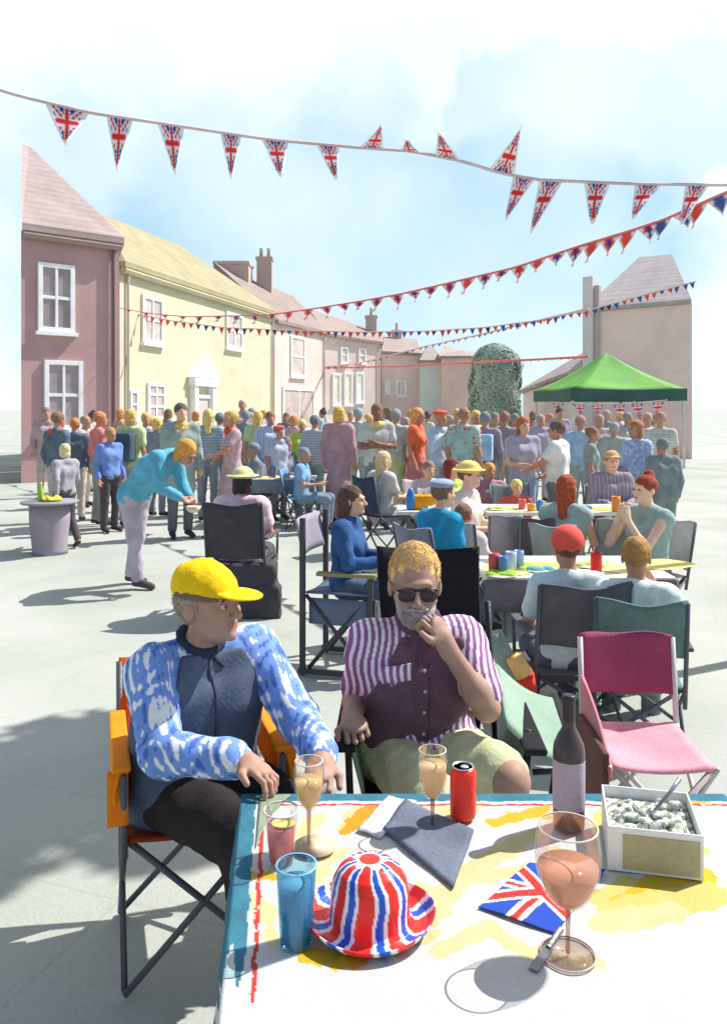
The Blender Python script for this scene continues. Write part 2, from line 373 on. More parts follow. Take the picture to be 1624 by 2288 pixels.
def sit(arms='table', sh=.50):
    J = dict(pel=A(0,.05,sh+.06), che=A(0,.03,sh+.36), nek=A(0,.03,sh+.55), head=A(0,-.005,sh+.715), hR=np.eye(3),
        hipL=A(.09,.03,sh+.03), hipR=A(-.09,.03,sh+.03), knL=A(.12,-.40,sh+.02), knR=A(-.12,-.40,sh+.02), anL=A(.12,-.38,.10), anR=A(-.12,-.38,.10),
        toL=A(.13,-.53,.04), toR=A(-.13,-.53,.04), shL=A(.175,.04,sh+.51), shR=A(-.175,.04,sh+.51),
        elL=A(.24,-.04,sh+.24), elR=A(-.24,-.04,sh+.24), wrL=A(.12,-.26,sh+.25), wrR=A(-.12,-.26,sh+.25))
    if arms == 'face': J.update(elR=A(-.23,-.16,sh+.30), wrR=A(-.10,-.15,sh+.54), hdR=A(.5,.1,.9), pnR=A(.7,.6,.1))
    if arms == 'lap': J.update(wrL=A(.08,-.22,sh+.13), wrR=A(-.08,-.22,sh+.13), elL=A(.24,.02,sh+.22), elR=A(-.24,.02,sh+.22))
    if arms == 'eat': J.update(elL=A(.2,-.2,sh+.26), elR=A(-.2,-.2,sh+.26), wrL=A(.05,-.25,sh+.50), wrR=A(-.05,-.25,sh+.48), hdL=A(-.3,.1,.9), hdR=A(.3,.1,.9), pnL=A(-.6,.7,0), pnR=A(.6,.7,0))
    return J
def fold(amp, sc, seed=0):
    def w(X, Y, Z):
        return amp*(np.sin(X*sc+Z*sc*.6+seed)*np.sin(Z*sc*.8-Y*sc*.7+seed*2)+.5*np.sin(X*sc*2.1-Z*sc*1.7+seed*3)*np.sin(Y*sc*1.9+Z*sc*.9))
    return w
_K = {}
def part_mesh(pose, J, part, var, b, fem, res):
    key = (pose, part, var, b, fem, res)
    if key in _K: return _K[key]
    G = _K.get(('G', pose, b, fem))
    if G is None: G = _K[('G', pose, b, fem)] = body_groups(J, b, fem, res < .0112)
    P, C, N = J['pel'], J['che'], J['nek']; up = nrm(C-P); hc, R = J['head'], J['hR']
    fr = lambda a, c, t: a+(c-a)*t
    seated = J['knL'][2] > J['hipL'][2]-.2
    if part == 'body':
        me = sdf_mesh('body', G['pelvis']+G['torso']+G['neck']+G['head']+G['uarm']+G['farm']+G['hand']+G['thigh']+G['calf']+G['foot'], res*.85, carve=G['hcarve'])
    elif part == 'top':
        pr = G['pelvis']+G['torso']
        if var != 'tank':
            for s in 'LR':
                S, E, Wr = J['sh'+s], J['el'+s], J['wr'+s]
                if var == 'short': pr = pr+[rc(S, fr(S, E, .62), .058*b, .050*b, .03)]
                else: pr = pr+[rc(S, E, .056*b, .046*b, .03), rc(E, fr(E, Wr, .88), .044*b, .034*b, .02)]
        me = sdf_mesh('top', pr, res, .014, clips=[(P-up*.085, -up)], warp=fold(.0035, 33))
    elif part == 'coat':
        pr = G['pelvis']+G['torso']+[rc(P, P-A(0,0,.28), .15*b, .19*b, .06)]
        for s in 'LR':
            S, E, Wr = J['sh'+s], J['el'+s], J['wr'+s]; pr = pr+[rc(S, E, .064*b, .052*b, .03), rc(E, fr(E, Wr, .95), .050*b, .040*b, .02)]
        me = sdf_mesh('coat', pr, res, .018, clips=[(P-A(0,0,.38), A(0,0,-1))], warp=fold(.004, 28))
    elif part == 'bottom':
        if var in ('skirt', 'dress'):
            if seated:
                pr = G['pelvis']+[rc(J['hipL'], J['knL'], .11, .09, .08), rc(J['hipR'], J['knR'], .11, .09, .08)]; cl = []
            else:
                bot = (J['anL']+J['anR'])/2 if var == 'dress' else (J['knL']+J['knR'])/2
                pr = G['pelvis']+[rc(P, bot+A(0,0,.04), .13*b, .20*b if var == 'dress' else .19*b, .05)]; cl = [(P+up*.10, up), (bot+A(0,0,.03), A(0,0,-1))]
            me = sdf_mesh('skirt', pr, res, .012, clips=cl, warp=fold(.006, 30))
        else:
            pr = G['pelvis']+[rc(J['hipL'], P, .1, .1, .05)]
            t = .8 if var == 'shorts' else 1
            for s in 'LR':
                Hp, K, An = J['hip'+s], J['kn'+s], J['an'+s]; pr = pr+[rc(Hp, fr(Hp, K, t), .094*b, (.070 if t < 1 else .062)*b, .03)]
                if t == 1: pr = pr+[rc(K, fr(K, An, .93), .060*b, .050*b, .03)]
            cl = [] if seated else [(P+up*.07, up)]
            me = sdf_mesh('trousers', pr, res, .012, clips=cl, warp=fold(.003, 36))
    elif part == 'shoe':
        pr = [(p[0], p[1], p[2], p[3]+.008, p[4]+.006, .02) for p in (G['foot'][:2] if var == 'L' else G['foot'][2:])]
        me = sdf_mesh('shoe', pr, res, clips=[((0,0,.006), (0,0,-1))])
    elif part == 'hair':
        q = lambda x, y, z: hc+R@(A(x, y, z)*J.get('hs', 1.0))
        fcl = lambda dx=0: el(q(0,-.105,-.045+dx), (.066,.07,.085), R, .01)
        pr = [el(q(0,.020,.036), (.086,.102,.094), R, .02)]; cv = [fcl(-.01)]; cl = []
        if var == 'short': cl = [(q(0,.0,-.045), R@nrm(A(0,-.35,-1)))]
        elif var == 'long':
            pr += [rc(q(0,.06,-.02), q(0,.085,-.24), .072, .05, .04), rc(q(.06,.03,-.02), q(.065,.04,-.20), .032, .022, .03), rc(q(-.06,.03,-.02), q(-.065,.04,-.20), .032, .022, .03)]
        elif var == 'bun':
            pr += [el(q(0,.05,.125), (.04,.045,.042), R, .02)]; cl = [(q(0,.0,-.045), R@nrm(A(0,-.35,-1)))]
        elif var == 'pony':
            pr += [rc(q(0,.105,.04), q(0,.13,-.16), .034, .022, .02)]; cl = [(q(0,.0,-.05), R@nrm(A(0,-.5,-1)))] if False else []
            cv = [fcl(-.01)]
        elif var == 'bob': pr += [rc(q(.05,.02,-.02), q(.055,.03,-.085), .042, .036, .03), rc(q(-.05,.02,-.02), q(-.055,.03,-.085), .042, .036, .03), el(q(0,.06,-.05), (.07,.05,.06), R, .03)]
        me = sdf_mesh('hair', pr, min(res, .009), clips=cl, carve=cv, warp=fold(.003, 75))
    elif part == 'hat':
        q = lambda x, y, z: hc+R@A(x, y, z)
        if var == 'cap':
            pr = [el(q(0,.012,.045), (.088,.104,.085), R, .02), el(q(0,-.125,.055), (.062,.062,.012), R, .01)]; cl = [(q(0,0,.035), R@A(0,-.1,-1))]
        elif var == 'straw':
            pr = [el(q(0,.01,.07), (.095,.11,.075), R, .02), el(q(0,.01,.055), (.155,.165,.014), R, .03)]; cl = []
        elif var == 'beanie':
            pr = [el(q(0,.018,.052), (.097,.112,.098), R, .02)]; cl = [(q(0,0,-.028), R@nrm(A(0,-.35,-1)))]
        elif var == 'beret':
            pr = [el(q(0,.02,.085), (.105,.115,.045), R, .02)]; cl = []
        me = sdf_mesh('hat', pr, min(res, .009), clips=cl)
    elif part == 'scarf':
        me = sdf_mesh('scarf', [rc(N+A(-.10,.0,-.01), N+A(0,-.08,.0), .04, .045, .03), rc(N+A(.10,.0,-.01), N+A(0,-.08,.0), .04, .045, .03), rc(N+A(-.10,0,-.01), N+A(.10,.04,.0), .04, .04, .03)], res, warp=fold(.004, 60))
    elif part == 'bag':
        ls = nrm(J['shL']-J['shR']); fw = np.cross(ls, up); c = C-fw*.20-up*.08
        me = sdf_mesh('backpack', [bxp(c, (.12,.06,.17), np.stack([ls, -fw, up], 1), .04, .02), bxp(c-fw*.07-up*.06, (.09,.02,.08), np.stack([ls, -fw, up], 1), .03, .02)], res)
    _K[key] = me; return me
PEOPLE = []
def person(label, px, d, rot=0, ht=1.72, pose='stand:down', skin='tan', top=(90,105,115), bot=(70,70,75), hair='short', hcol=(120,85,60),
           sleeve='short', bottom='trousers', fem=False, b=.94, hat=None, hatc=(230,200,110), extra=None, exc=(60,70,85), shoe=(70,60,60), z=0, res=None, group='people in the crowd', top_kind='top', head_turn=0, key='', pr=None, J=None, feet=None, X=None):
    kind, arms = pose.split(':')
    if d > 9.5:  # haze on far figures put into clothing and hair colours
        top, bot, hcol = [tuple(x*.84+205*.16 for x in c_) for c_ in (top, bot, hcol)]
    if J is None: J = stand(arms) if kind == 'stand' else sit(arms)
    if head_turn:
        J = dict(J); J['hR'] = J['hR']@rotz(head_turn)
    pk = (pose, round(head_turn, 2), key)
    if res is None: res = .018 if d > 10 else (.013 if d > 6.5 else .010)
    sc = ht/1.75
    def pm(part, var=''): return part_mesh(pk, J, part, var, b, fem, res)
    x = GX(px, d) if X is None else X
    o = link('person', pm('body'), skinm(SK[skin]), loc=(x, d, z)); o.rotation_euler = (0, 0, rot); o.scale = (sc,)*3
    tag(o, label, 'person', group)
    wm = VCOL if False else None
    if bottom == 'dress' :
        link('top', pm('top', sleeve), cloth(pc(*top)), o)
        link('dress', pm('bottom', 'dress'), cloth(pc(*bot)), o)
    else:
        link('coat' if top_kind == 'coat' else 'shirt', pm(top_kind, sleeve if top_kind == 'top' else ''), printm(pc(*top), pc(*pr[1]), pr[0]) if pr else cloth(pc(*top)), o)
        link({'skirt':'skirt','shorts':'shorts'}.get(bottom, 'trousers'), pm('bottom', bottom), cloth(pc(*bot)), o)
    for sd in 'LR': link('shoe', pm('shoe', sd), cloth(pc(*shoe)), o)
    if d < 10.6:
        hc, R = J['head'], J['hR']
        for s_ in (-1, 1): link('eye', MB().lathe([(.0005,-.007),(.008,-.004),(.010,0),(.008,.004),(.0005,.007)], n=10).mesh('eye'), wash(pc(84,66,60), rough=.3, name='eye'), o, loc=tuple(hc+R@A(s_*.030,-.090,.006)))
        link('mouth', MB().tube([hc+R@A(-.020,-.092,-.060), hc+R@A(0,-.097,-.059), hc+R@A(.020,-.092,-.060)], [.003,.0055,.003], 6).mesh('mouth'), wash(pc(168,100,90), name='lips'), o)
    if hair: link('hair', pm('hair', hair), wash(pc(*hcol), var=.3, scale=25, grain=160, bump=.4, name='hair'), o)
    if hat: link('hat', pm('hat', hat), cloth(pc(*hatc)), o)
    for e, c in ((extra, exc),) if isinstance(extra, str) else (extra or ()):
        link({'scarf':'scarf','bag':'backpack'}[e], pm(e), cloth(pc(*c)), o)
    PEOPLE.append(o); return o

# ------------------------------------------------------------------ camp chairs
def camp_chair(label, loc, rz, fab, frame_c=(70,70,76), w=.50, sh=.45, top=.90, arms=True, seat_c=None, arm_c=None, curve=.03, back_low=.50, lean=.10, cat='folding chair', group='folding camp chairs', posts=True, dep=.44):
    t = thing('camp_chair', label, cat, loc, rz, group)
    fm = cloth(pc(*fab)); sm = cloth(pc(*(seat_c or fab))); fr = wash(pc(*frame_c), rough=.4, var=.1, name='tube'); hw = w/2
    def yb(z): return dep/2+lean*(z-sh)/(top-sh)
    m = MB().grid(lambda u, v: ((u-.5)*w, yb(back_low+(top-back_low)*v)+.05*math.sin(math.pi*u), back_low+(top-back_low)*v-(curve*math.sin(math.pi*u)*v)+.006*math.sin(u*9+v*7)), 12, 10)
    m.build('backrest', fm, t, smooth=True, solid=.014)
    m = MB().grid(lambda u, v: ((u-.5)*w*.96, -dep/2+dep*v, sh-.035*math.sin(math.pi*u)*math.sin(math.pi*min(1, v+.15))), 12, 10)
    m.build('seat', sm, t, smooth=True, solid=.014)
    # crossed legs, one tube each
    for s in (-1, 1):
        MB().tube([(s*hw, -dep/2, .015), (-s*hw, -dep/2+.02, sh)], .011).build('leg', fr, t, smooth=True)
        MB().tube([(s*hw, dep/2, .015), (-s*hw, dep/2-.02, sh)], .011).build('leg', fr, t, smooth=True)
        MB().tube([(s*hw, -dep/2+.01, .02), (s*hw, dep/2, sh)], .010).tube([(s*hw, dep/2-.01, .02), (s*hw, -dep/2, sh)], .010).build('side_brace', fr, t, smooth=True)
        MB().tube([(s*hw, yb(sh)-.01, sh-.1), (s*hw, yb(top)+.0, top-.01)], .012).build('back_post', fr, t, smooth=True)
        if arms:
            MB().tube([(s*hw, -dep/2, sh-.05), (s*hw*1.02, -dep/2-.01, sh+.20)], .011).build('arm_support', fr, t, smooth=True)
            MB().box((s*hw*1.04, .02, sh+.215), (.055, dep+.06, .022)).build('armrest', wash(pc(*(arm_c or frame_c)), name='arm'), t, bevel=.008)
    return t
# ------------------------------------------------------------------ camera, light, sky
cam = bpy.data.cameras.new('Camera'); co = bpy.data.objects.new('Camera', cam); COL.objects.link(co); SC.camera = co
cam.sensor_fit = 'VERTICAL'; cam.sensor_height = 24; cam.lens = F/2288*24; cam.shift_y = -(1144-HY)/2288
cam.clip_end = 3000; cam.clip_start = .05
co.location = (0, 0, H); co.rotation_euler = (math.pi/2, 0, 0)
SUNV = nrm(A(.74, .36, .98)); EL = math.asin(SUNV[2]); AZ = math.atan2(SUNV[0], SUNV[1])
sl = bpy.data.lights.new('Sun', 'SUN'); so = bpy.data.objects.new('Sun', sl); COL.objects.link(so)
sl.energy = 4.8; sl.angle = math.radians(.5); sl.color = (1, .965, .93)
so.rotation_euler = Vector(-SUNV).to_track_quat('-Z', 'Y').to_euler()
wd = bpy.data.worlds.new('World'); SC.world = wd; wd.use_nodes = True
N, L = wd.node_tree.nodes, wd.node_tree.links; bg = N['Background']
sky = N.new('ShaderNodeTexSky'); sky.sky_type = 'NISHITA'; sky.sun_disc = False; sky.sun_elevation = EL; sky.sun_rotation = AZ
sky.air_density = 1.0; sky.dust_density = 1.0
tc = N.new('ShaderNodeTexCoord'); sx = N.new('ShaderNodeSeparateXYZ'); L.new(tc.outputs['Generated'], sx.inputs[0])
def mth(op, a, b=None, c=None, clamp=False):
    n = N.new('ShaderNodeMath'); n.operation = op; n.use_clamp = clamp
    for i, v in enumerate((a, b, c)):
        if v is None: continue
        if isinstance(v, (int, float)): n.inputs[i].default_value = v
        else: L.new(v, n.inputs[i])
    return n.outputs[0]
nz = N.new('ShaderNodeTexNoise'); nz.inputs['Scale'].default_value = 5.5; nz.inputs['Detail'].default_value = 7; nz.inputs['Roughness'].default_value = .55; nz.inputs['Distortion'].default_value = .5
L.new(tc.outputs['Generated'], nz.inputs['Vector'])
nf = mth('SUBTRACT', nz.outputs['Fac'], .5)
def gap(dirv, r, ax=(1,1,1), wob=1.0, edge=.10):
    """an opening in the cloud towards direction dirv: 1 inside, 0 outside"""
    d = nrm(dirv); s = None
    for i, o in enumerate(sx.outputs):
        q = mth('MULTIPLY', mth('SUBTRACT', o, float(d[i])), ax[i]); q = mth('MULTIPLY', q, q); s = q if s is None else mth('ADD', s, q)
    dist = mth('SQRT', s); dist = mth('ADD', dist, mth('MULTIPLY', nf, wob))
    return mth('SUBTRACT', 1.0, mth('DIVIDE', mth('SUBTRACT', dist, r-edge), 2*edge), clamp=True)
def dv(px, py): return A((px-812)/F, 1, -(py-HY)/F)
def mx(a, b): return mth('MAXIMUM', a, b)
g = gap(dv(700, 640), .30, (.78,1,1.25), .30, .10)
g = mx(g, gap(dv(1150, 640), .23, (.9,1,1), .30, .08))
g = mx(g, mth('MULTIPLY', gap(dv(280, 430), .20, (1,1,1.3), .3, .10), .75))
g = mx(g, mth('MULTIPLY', gap(dv(1300, 280), .17, (.8,1,1.5), .35, .03), .72))
g = mx(g, mth('MULTIPLY', gap(dv(980, 230), .14, (.8,1,1.1), .3, .05), .42))
g = mx(g, mth('MULTIPLY', gap(dv(790, 130), .06, (1,1,1), .2, .03), .4))
hi = mth('GREATER_THAN', sx.outputs[2], -.02)
cl = N.new('ShaderNodeMix'); cl.data_type = 'RGBA'
cl.inputs[6].default_value = (.96, .975, .97, 1)
sm = N.new('ShaderNodeVectorMath'); sm.operation = 'SCALE'; sm.inputs['Scale'].default_value = .10; L.new(sky.outputs[0], sm.inputs[0])
# thin high cloud over the blue
th = N.new('ShaderNodeMix'); th.data_type = 'RGBA'; th.inputs[0].default_value = .72; L.new(sm.outputs[0], th.inputs[6]); th.inputs[7].default_value = (.42, .655, .82, 1)
nz2 = N.new('ShaderNodeTexNoise'); nz2.inputs['Scale'].default_value = 3.2; nz2.inputs['Detail'].default_value = 4; L.new(tc.outputs['Generated'], nz2.inputs['Vector'])
soft = mth('MULTIPLY', mth('SUBTRACT', nz2.outputs['Fac'], .36), 3.6, clamp=True)
gg = mth('MULTIPLY', g, mth('ADD', .62, mth('MULTIPLY', soft, .38)))
L.new(gg, cl.inputs[0]); L.new(th.outputs[2], cl.inputs[7])
# the cloud bank stands ahead, over the square; overhead and behind the sky is clear
front = mth('MULTIPLY', mth('SUBTRACT', mth('ADD', sx.outputs[1], mth('MULTIPLY', nf, .5)), .30), 4.0, clamp=True)
high = mth('MULTIPLY', mth('SUBTRACT', .86, mth('ADD', sx.outputs[2], mth('MULTIPLY', nf, .3))), 5.0, clamp=True)
bank = mth('MULTIPLY', front, high)
cs = N.new('ShaderNodeVectorMath'); cs.operation = 'ADD'; L.new(sm.outputs[0], cs.inputs[0]); cs.inputs[1].default_value = (.085, .085, .08)
cb_ = N.new('ShaderNodeMix'); cb_.data_type = 'RGBA'; L.new(bank, cb_.inputs[0]); L.new(cs.outputs[0], cb_.inputs[6]); L.new(cl.outputs[2], cb_.inputs[7])
L.new(cb_.outputs[2], bg.inputs['Color']); bg.inputs['Strength'].default_value = 1.0
SC.view_settings.view_transform = 'Standard'; SC.view_settings.look = 'None'; SC.view_settings.exposure = .42

# ------------------------------------------------------------------ ground
m, nt, b = _mat('pale_paving'); N2, L2 = nt.nodes, nt.links
t2 = N2.new('ShaderNodeTexCoord')
def nse(sc, det=5, dist=.4):
    n = N2.new('ShaderNodeTexNoise'); n.inputs['Scale'].default_value = sc; n.inputs['Detail'].default_value = det; n.inputs['Distortion'].default_value = dist
    L2.new(t2.outputs['Object'], n.inputs['Vector']); return n.outputs['Fac']
cr = N2.new('ShaderNodeValToRGB'); L2.new(nse(.55), cr.inputs[0]); e = cr.color_ramp.elements
e[0].position = .38; e[0].color = (*pc(163,168,158), 1); e[1].position = .62; e[1].color = (*pc(181,183,174), 1)
cr2 = N2.new('ShaderNodeValToRGB'); L2.new(nse(60, 4), cr2.inputs[0]); cr2.color_ramp.elements[0].position = .3; cr2.color_ramp.elements[0].color = (.9,.9,.9,1); cr2.color_ramp.elements[1].position = .6
mm = N2.new('ShaderNodeMix'); mm.data_type = 'RGBA'; mm.blend_type = 'MULTIPLY'; mm.inputs[0].default_value = 1; L2.new(cr.outputs[0], mm.inputs[6]); L2.new(cr2.outputs[0], mm.inputs[7])
bk_ = N2.new('ShaderNodeTexBrick'); bk_.inputs['Scale'].default_value = 1.0; bk_.inputs['Brick Width'].default_value = .9; bk_.inputs['Row Height'].default_value = .6; bk_.inputs['Mortar Size'].default_value = .008; bk_.inputs['Mortar Smooth'].default_value = .4
bk_.inputs['Color1'].default_value = (1,1,1,1); bk_.inputs['Color2'].default_value = (.975,.975,.97,1); bk_.inputs['Mortar'].default_value = (.91,.91,.90,1); bmp_ = N2.new('ShaderNodeMapping'); bmp_.inputs['Rotation'].default_value = (0,0,.35); L2.new(t2.outputs['Object'], bmp_.inputs[0]); L2.new(bmp_.outputs[0], bk_.inputs['Vector'])
mq = N2.new('ShaderNodeMix'); mq.data_type = 'RGBA'; mq.blend_type = 'MULTIPLY'; mq.inputs[0].default_value = 1; L2.new(mm.outputs[2], mq.inputs[6]); L2.new(bk_.outputs['Color'], mq.inputs[7])
L2.new(mq.outputs[2], b.inputs['Base Color']); b.inputs['Roughness'].default_value = .95
bp = N2.new('ShaderNodeBump'); bp.inputs['Strength'].default_value = .25; bp.inputs['Distance'].default_value = .01; L2.new(nse(90, 3), bp.inputs['Height']); L2.new(bp.outputs[0], b.inputs['Normal'])
S = 1500
structure(MB().grid(lambda u, v: ((u-.5)*2*S, (v-.1)*2*S, 0), 2, 2).build('ground', m))

# ------------------------------------------------------------------ buildings
def grp(o, name, mb, mat, **k): return mb.build(name, mat, o, **k)
class Facade:
    def __init__(s, px0, d0, px1, d1):
        s.a = A(GX(px0, d0), d0, 0); s.b = A(GX(px1, d1), d1, 0); s.L = np.linalg.norm(s.b-s.a); s.u = (s.b-s.a)/s.L
        s.n = A(s.u[1], -s.u[0], 0)         # towards the street
    def hit(s, px, py):
        k = (px-812)/F    # X = k Y
        t = (k*s.a[1]-s.a[0])/(s.u[0]-k*s.u[1]); p = s.a+s.u*t; return t, H-(py-HY)/F*p[1]
    def R(s): return np.stack([s.u, -s.n, A(0,0,1)], 1)
    def bar(s, mb, t0, t1, z0, z1, o0, o1):
        c = s.a+s.u*(t0+t1)/2+s.n*(o0+o1)/2; c = A(c[0], c[1], (z0+z1)/2); mb.box(c, (t1-t0, o1-o0, z1-z0), s.R()); return mb
    def window(s, root, pxa, pya, pxb, pyb, nx=2, nz=2, fw=.09, frame_c=(245,245,242), glass_c=(165,152,150), name='window', arch=False, proud=.05):
        t0, z1 = s.hit(pxa, pya); t1, z0 = s.hit(pxb, pyb); z0 = s.hit(pxa, pyb)[1]*.5+z0*.5; z1 = z1*.5+s.hit(pxb, pya)[1]*.5
        fm = paintm(pc(*frame_c)); pane = wash(pc(*glass_c), rough=.15, var=.25, scale=1.5, name='window_glass')
        w = MB(); s.bar(w, t0, t0+fw, z0, z1, .0, proud+.03); s.bar(w, t1-fw, t1, z0, z1, 0, proud+.03)
        s.bar(w, t0+fw, t1-fw, z1-fw, z1, 0, proud+.027); s.bar(w, t0+fw, t1-fw, z0, z0+fw, 0, proud+.027)
        for i in range(1, nx): tt = t0+(t1-t0)*i/nx; s.bar(w, tt-fw*.3, tt+fw*.3, z0+fw, z1-fw, .0, proud+.015)
        for i in range(1, nz): zz = z0+(z1-z0)*i/nz; s.bar(w, t0+fw, t1-fw, zz-fw*.35, zz+fw*.35, 0, proud+.011)
        f = w.build(name, fm, root, bevel=.008)
        p = MB(); s.bar(p, t0+fw*.6, t1-fw*.6, z0+fw*.6, z1-fw*.6, .004, proud-.02); p.build('pane', pane, f)
        q = MB(); s.bar(q, t0-.06, t1+.06, z0-.09, z0-.002, .0, proud+.09); q.build('sill', fm, f)
        return f
def wallm(c, sc=.6): return wash(pc(*c, 1.12), rough=.95, var=.10, scale=sc, grain=18, bump=.3, name='wall_render')
def roofm(c):
    key = ('roof', c)
    if key in _M: return _M[key]
    m = wash(pc(*c, .66), rough=.9, var=.14, scale=1.2, grain=9, bump=.5, name='roof_tiles'); N, L = m.node_tree.nodes, m.node_tree.links; b = N['Principled BSDF']
    tc = N.new('ShaderNodeTexCoord'); w = N.new('ShaderNodeTexWave'); w.bands_direction = 'Z'; w.wave_profile = 'SAW'; w.inputs['Scale'].default_value = 1.5; w.inputs['Distortion'].default_value = .7; w.inputs['Detail Scale'].default_value = 4
    L.new(tc.outputs['Object'], w.inputs['Vector']); mr = N.new('ShaderNodeMapRange'); mr.inputs['To Min'].default_value = .86; mr.inputs['To Max'].default_value = 1.05; L.new(w.outputs['Fac'], mr.inputs['Value'])
    v = N.new('ShaderNodeVectorMath'); v.operation = 'SCALE'; L.new(b.inputs['Base Color'].links[0].from_socket, v.inputs[0]); L.new(mr.outputs[0], v.inputs['Scale']); L.new(v.outputs[0], b.inputs['Base Color'])
    _M[key] = m; return m
def house(name, label, fc, z0, z1, dep, wall_c, roof_pts, roof_c, back=None, eave_c=None, cat='house'):
    """wall prism behind the facade; roof_pts = explicit ridge ends"""
    t = thing(name, label, cat, (fc.a[0], fc.a[1], 0)); t.location = (0,0,0)
    bk = (-fc.n if back is None else nrm(back))*dep
    P = [fc.a, fc.b, fc.b+bk, fc.a+bk]
    n = 4; V = [(P[0][0],P[0][1],-.05),(P[1][0],P[1][1],-.05),(P[2][0],P[2][1],-.05),(P[3][0],P[3][1],-.05),(P[0][0],P[0][1],z0),(P[1][0],P[1][1],z1),(P[2][0],P[2][1],z1),(P[3][0],P[3][1],z0)]
    MB().add(V, [(3,2,1,0),(4,5,6,7),(0,1,5,4),(1,2,6,5),(2,3,7,6),(3,0,4,7)]).build('wall', wallm(wall_c), t)
    if roof_pts is not None:
        oh = .22; ev = [P[0]+fc.n*oh-fc.u*.05, P[1]+fc.n*oh+fc.u*.05, P[2]+fc.u*.05, P[3]-fc.u*.05]; zz = [z0, z1, z1, z0]
        E = [(p[0], p[1], z-.02) for p, z in zip(ev, zz)]; Et = [(p[0], p[1], z+.14) for p, z in zip(ev, zz)]; Rg = [tuple(r) for r in roof_pts]
        MB().add(E+Et+Rg, [(3,2,1,0),(0,1,5,4),(1,2,6,5),(2,3,7,6),(3,0,4,7),(4,5,9,8),(5,6,9),(6,7,8,9),(7,4,8)]).build('roof', roofm(roof_c), t)
        if eave_c:
            e = MB(); c0 = P[0]+fc.n*.12; c1 = P[1]+fc.n*.12
            e.tube([(c0[0], c0[1], z0-.10), (c1[0], c1[1], z1-.10)], .11, 6); e.build('cornice', wallm(eave_c), t)
    return t
def chimney(root, px, py_top, py_bot, d, w, c, pots=2):
    x = GX(px, d); zt = W(px, py_top, d)[2]; zb = W(px, py_bot, d)[2]-.8
    m = MB().box((x, d, (zt+zb)/2), (w, w*.8, zt-zb)).box((x, d, zt-.12), (w+.12, w*.8+.12, .16))
    o = m.build('chimney', wallm(c), root, bevel=.01)
    for i in range(pots): MB().lathe([(.11,0),(.09,.45),(.11,.5),(.08,.5)], (x+(i-(pots-1)/2)*w*.5, d, zt), 10).build('chimney_pot', wallm(c), o, smooth=True)

fa = Facade(48, 19.1, 266, 20.7)
A1 = house('brick_house', 'mauve brick house at the far left with two large white sash windows', fa, 6.0, 6.0, 3.2, (176,142,142), [W(50, 322, 23.6), W(66, 326, 24)], (205,184,180), back=(-.33,.95,0), eave_c=(150,130,122))
fa.window(A1, 84, 590, 166, 742, glass_c=(160,148,150), fw=.11); fa.window(A1, 98, 806, 184, 960, glass_c=(160,148,150), fw=.11)
fb = Facade(268, 23.9, 612, 36.4)
A2 = house('cream_house', 'pale yellow rendered house with a white pedimented doorway', fb, 6.0, 6.0, 3.6, (192,189,162), [W(222, 476, 27.8), W(402, 548, 33.3)], (200,190,150), back=(-1,.35,0), eave_c=(185,176,146))
fb.window(A2, 316, 662, 362, 768, 2, 2, glass_c=(185,176,170), fw=.13); fb.window(A2, 504, 700, 540, 780, 2, 2, glass_c=(185,176,170), fw=.13)
fb.window(A2, 328, 856, 366, 960, 2, 4, glass_c=(188,178,172), fw=.11, name='window'); fb.window(A2, 288, 872, 306, 935, 1, 2, glass_c=(190,182,176))
t0, zt = fb.hit(424, 862); t1, _ = fb.hit(472, 862)
dm = MB(); fb.bar(dm, t0, t0+.28, 0, zt, 0, .22); fb.bar(dm, t1-.28, t1, 0, zt, 0, .22); fb.bar(dm, t0-.12, t1+.12, zt, zt+.3, 0, .28); fb.bar(dm, t0+.28, t1-.28, 2.15, 2.28, 0, .12)
door = dm.build('doorway', paintm(pc(246,246,243)), A2, bevel=.01)
pd = MB(); R_ = fb.R()
for o0, zz in ((.30, .0),):
    tm = (t0+t1)/2; q = [(t0-.25, zt+.302), (t1+.25, zt+.302), (tm, zt+1.05)]
    V = [tuple(fb.a+fb.u*t+fb.n*o+A(0,0,z)) for o in (.002, o0) for t, z in q]
    pd.add(V, [(2,1,0),(3,4,5),(0,1,4,3),(1,2,5,4),(2,0,3,5)])
pd.build('pediment', paintm(pc(244,244,240)), door)
dd = MB(); fb.bar(dd, t0+.29, t1-.29, 0, 2.14, .004, .06); dd.build('door', paintm(pc(196,188,182)), door)
fc = Facade(614, 39, 725, 45)
A3 = house('mauve_terrace_house', 'pinkish terrace house with a mauve roof and twin chimney right of the cream house', fc, 5.95, 5.95, 5, (206,190,180), [W(478, 585, 44), W(655, 662, 50)], (188,166,158), back=(-.75,.66,0))
fc.window(A3, 648, 752, 680, 842, 1, 2, glass_c=(205,190,182), fw=.13); fc.window(A3, 630, 866, 700, 965, 2, 1, glass_c=(196,178,170), fw=.16, name='shop_window')
chimney(A3, 592, 575, 640, 46, .85, (175,160,152), 2)
chimney(A3, 522, 588, 610, 45, 1.9, (188,168,160), 0)
fd = Facade(725, 46.5, 850, 50)
A4 = house('low_terrace_house', 'pale pink terrace house with striped awnings in the middle of the far row', fd, 6.0, 5.8, 6, (214,196,188), [W(690, 690, 54), W(852, 742, 57)], (196,174,164), back=(-.1,1,0))
fd.window(A4, 742, 835, 760, 905, 1, 1, glass_c=(238,232,206), fw=.12); fd.window(A4, 768, 832, 786, 905, 1, 1, glass_c=(238,232,206), fw=.12); fd.window(A4, 794, 832, 812, 900, 1, 1, glass_c=(240,238,226), fw=.12)
fd.window(A4, 760, 775, 776, 812, 1, 2, glass_c=(214,200,192), fw=.1); fd.window(A4, 800, 778, 816, 812, 1, 2, glass_c=(214,200,192), fw=.1)
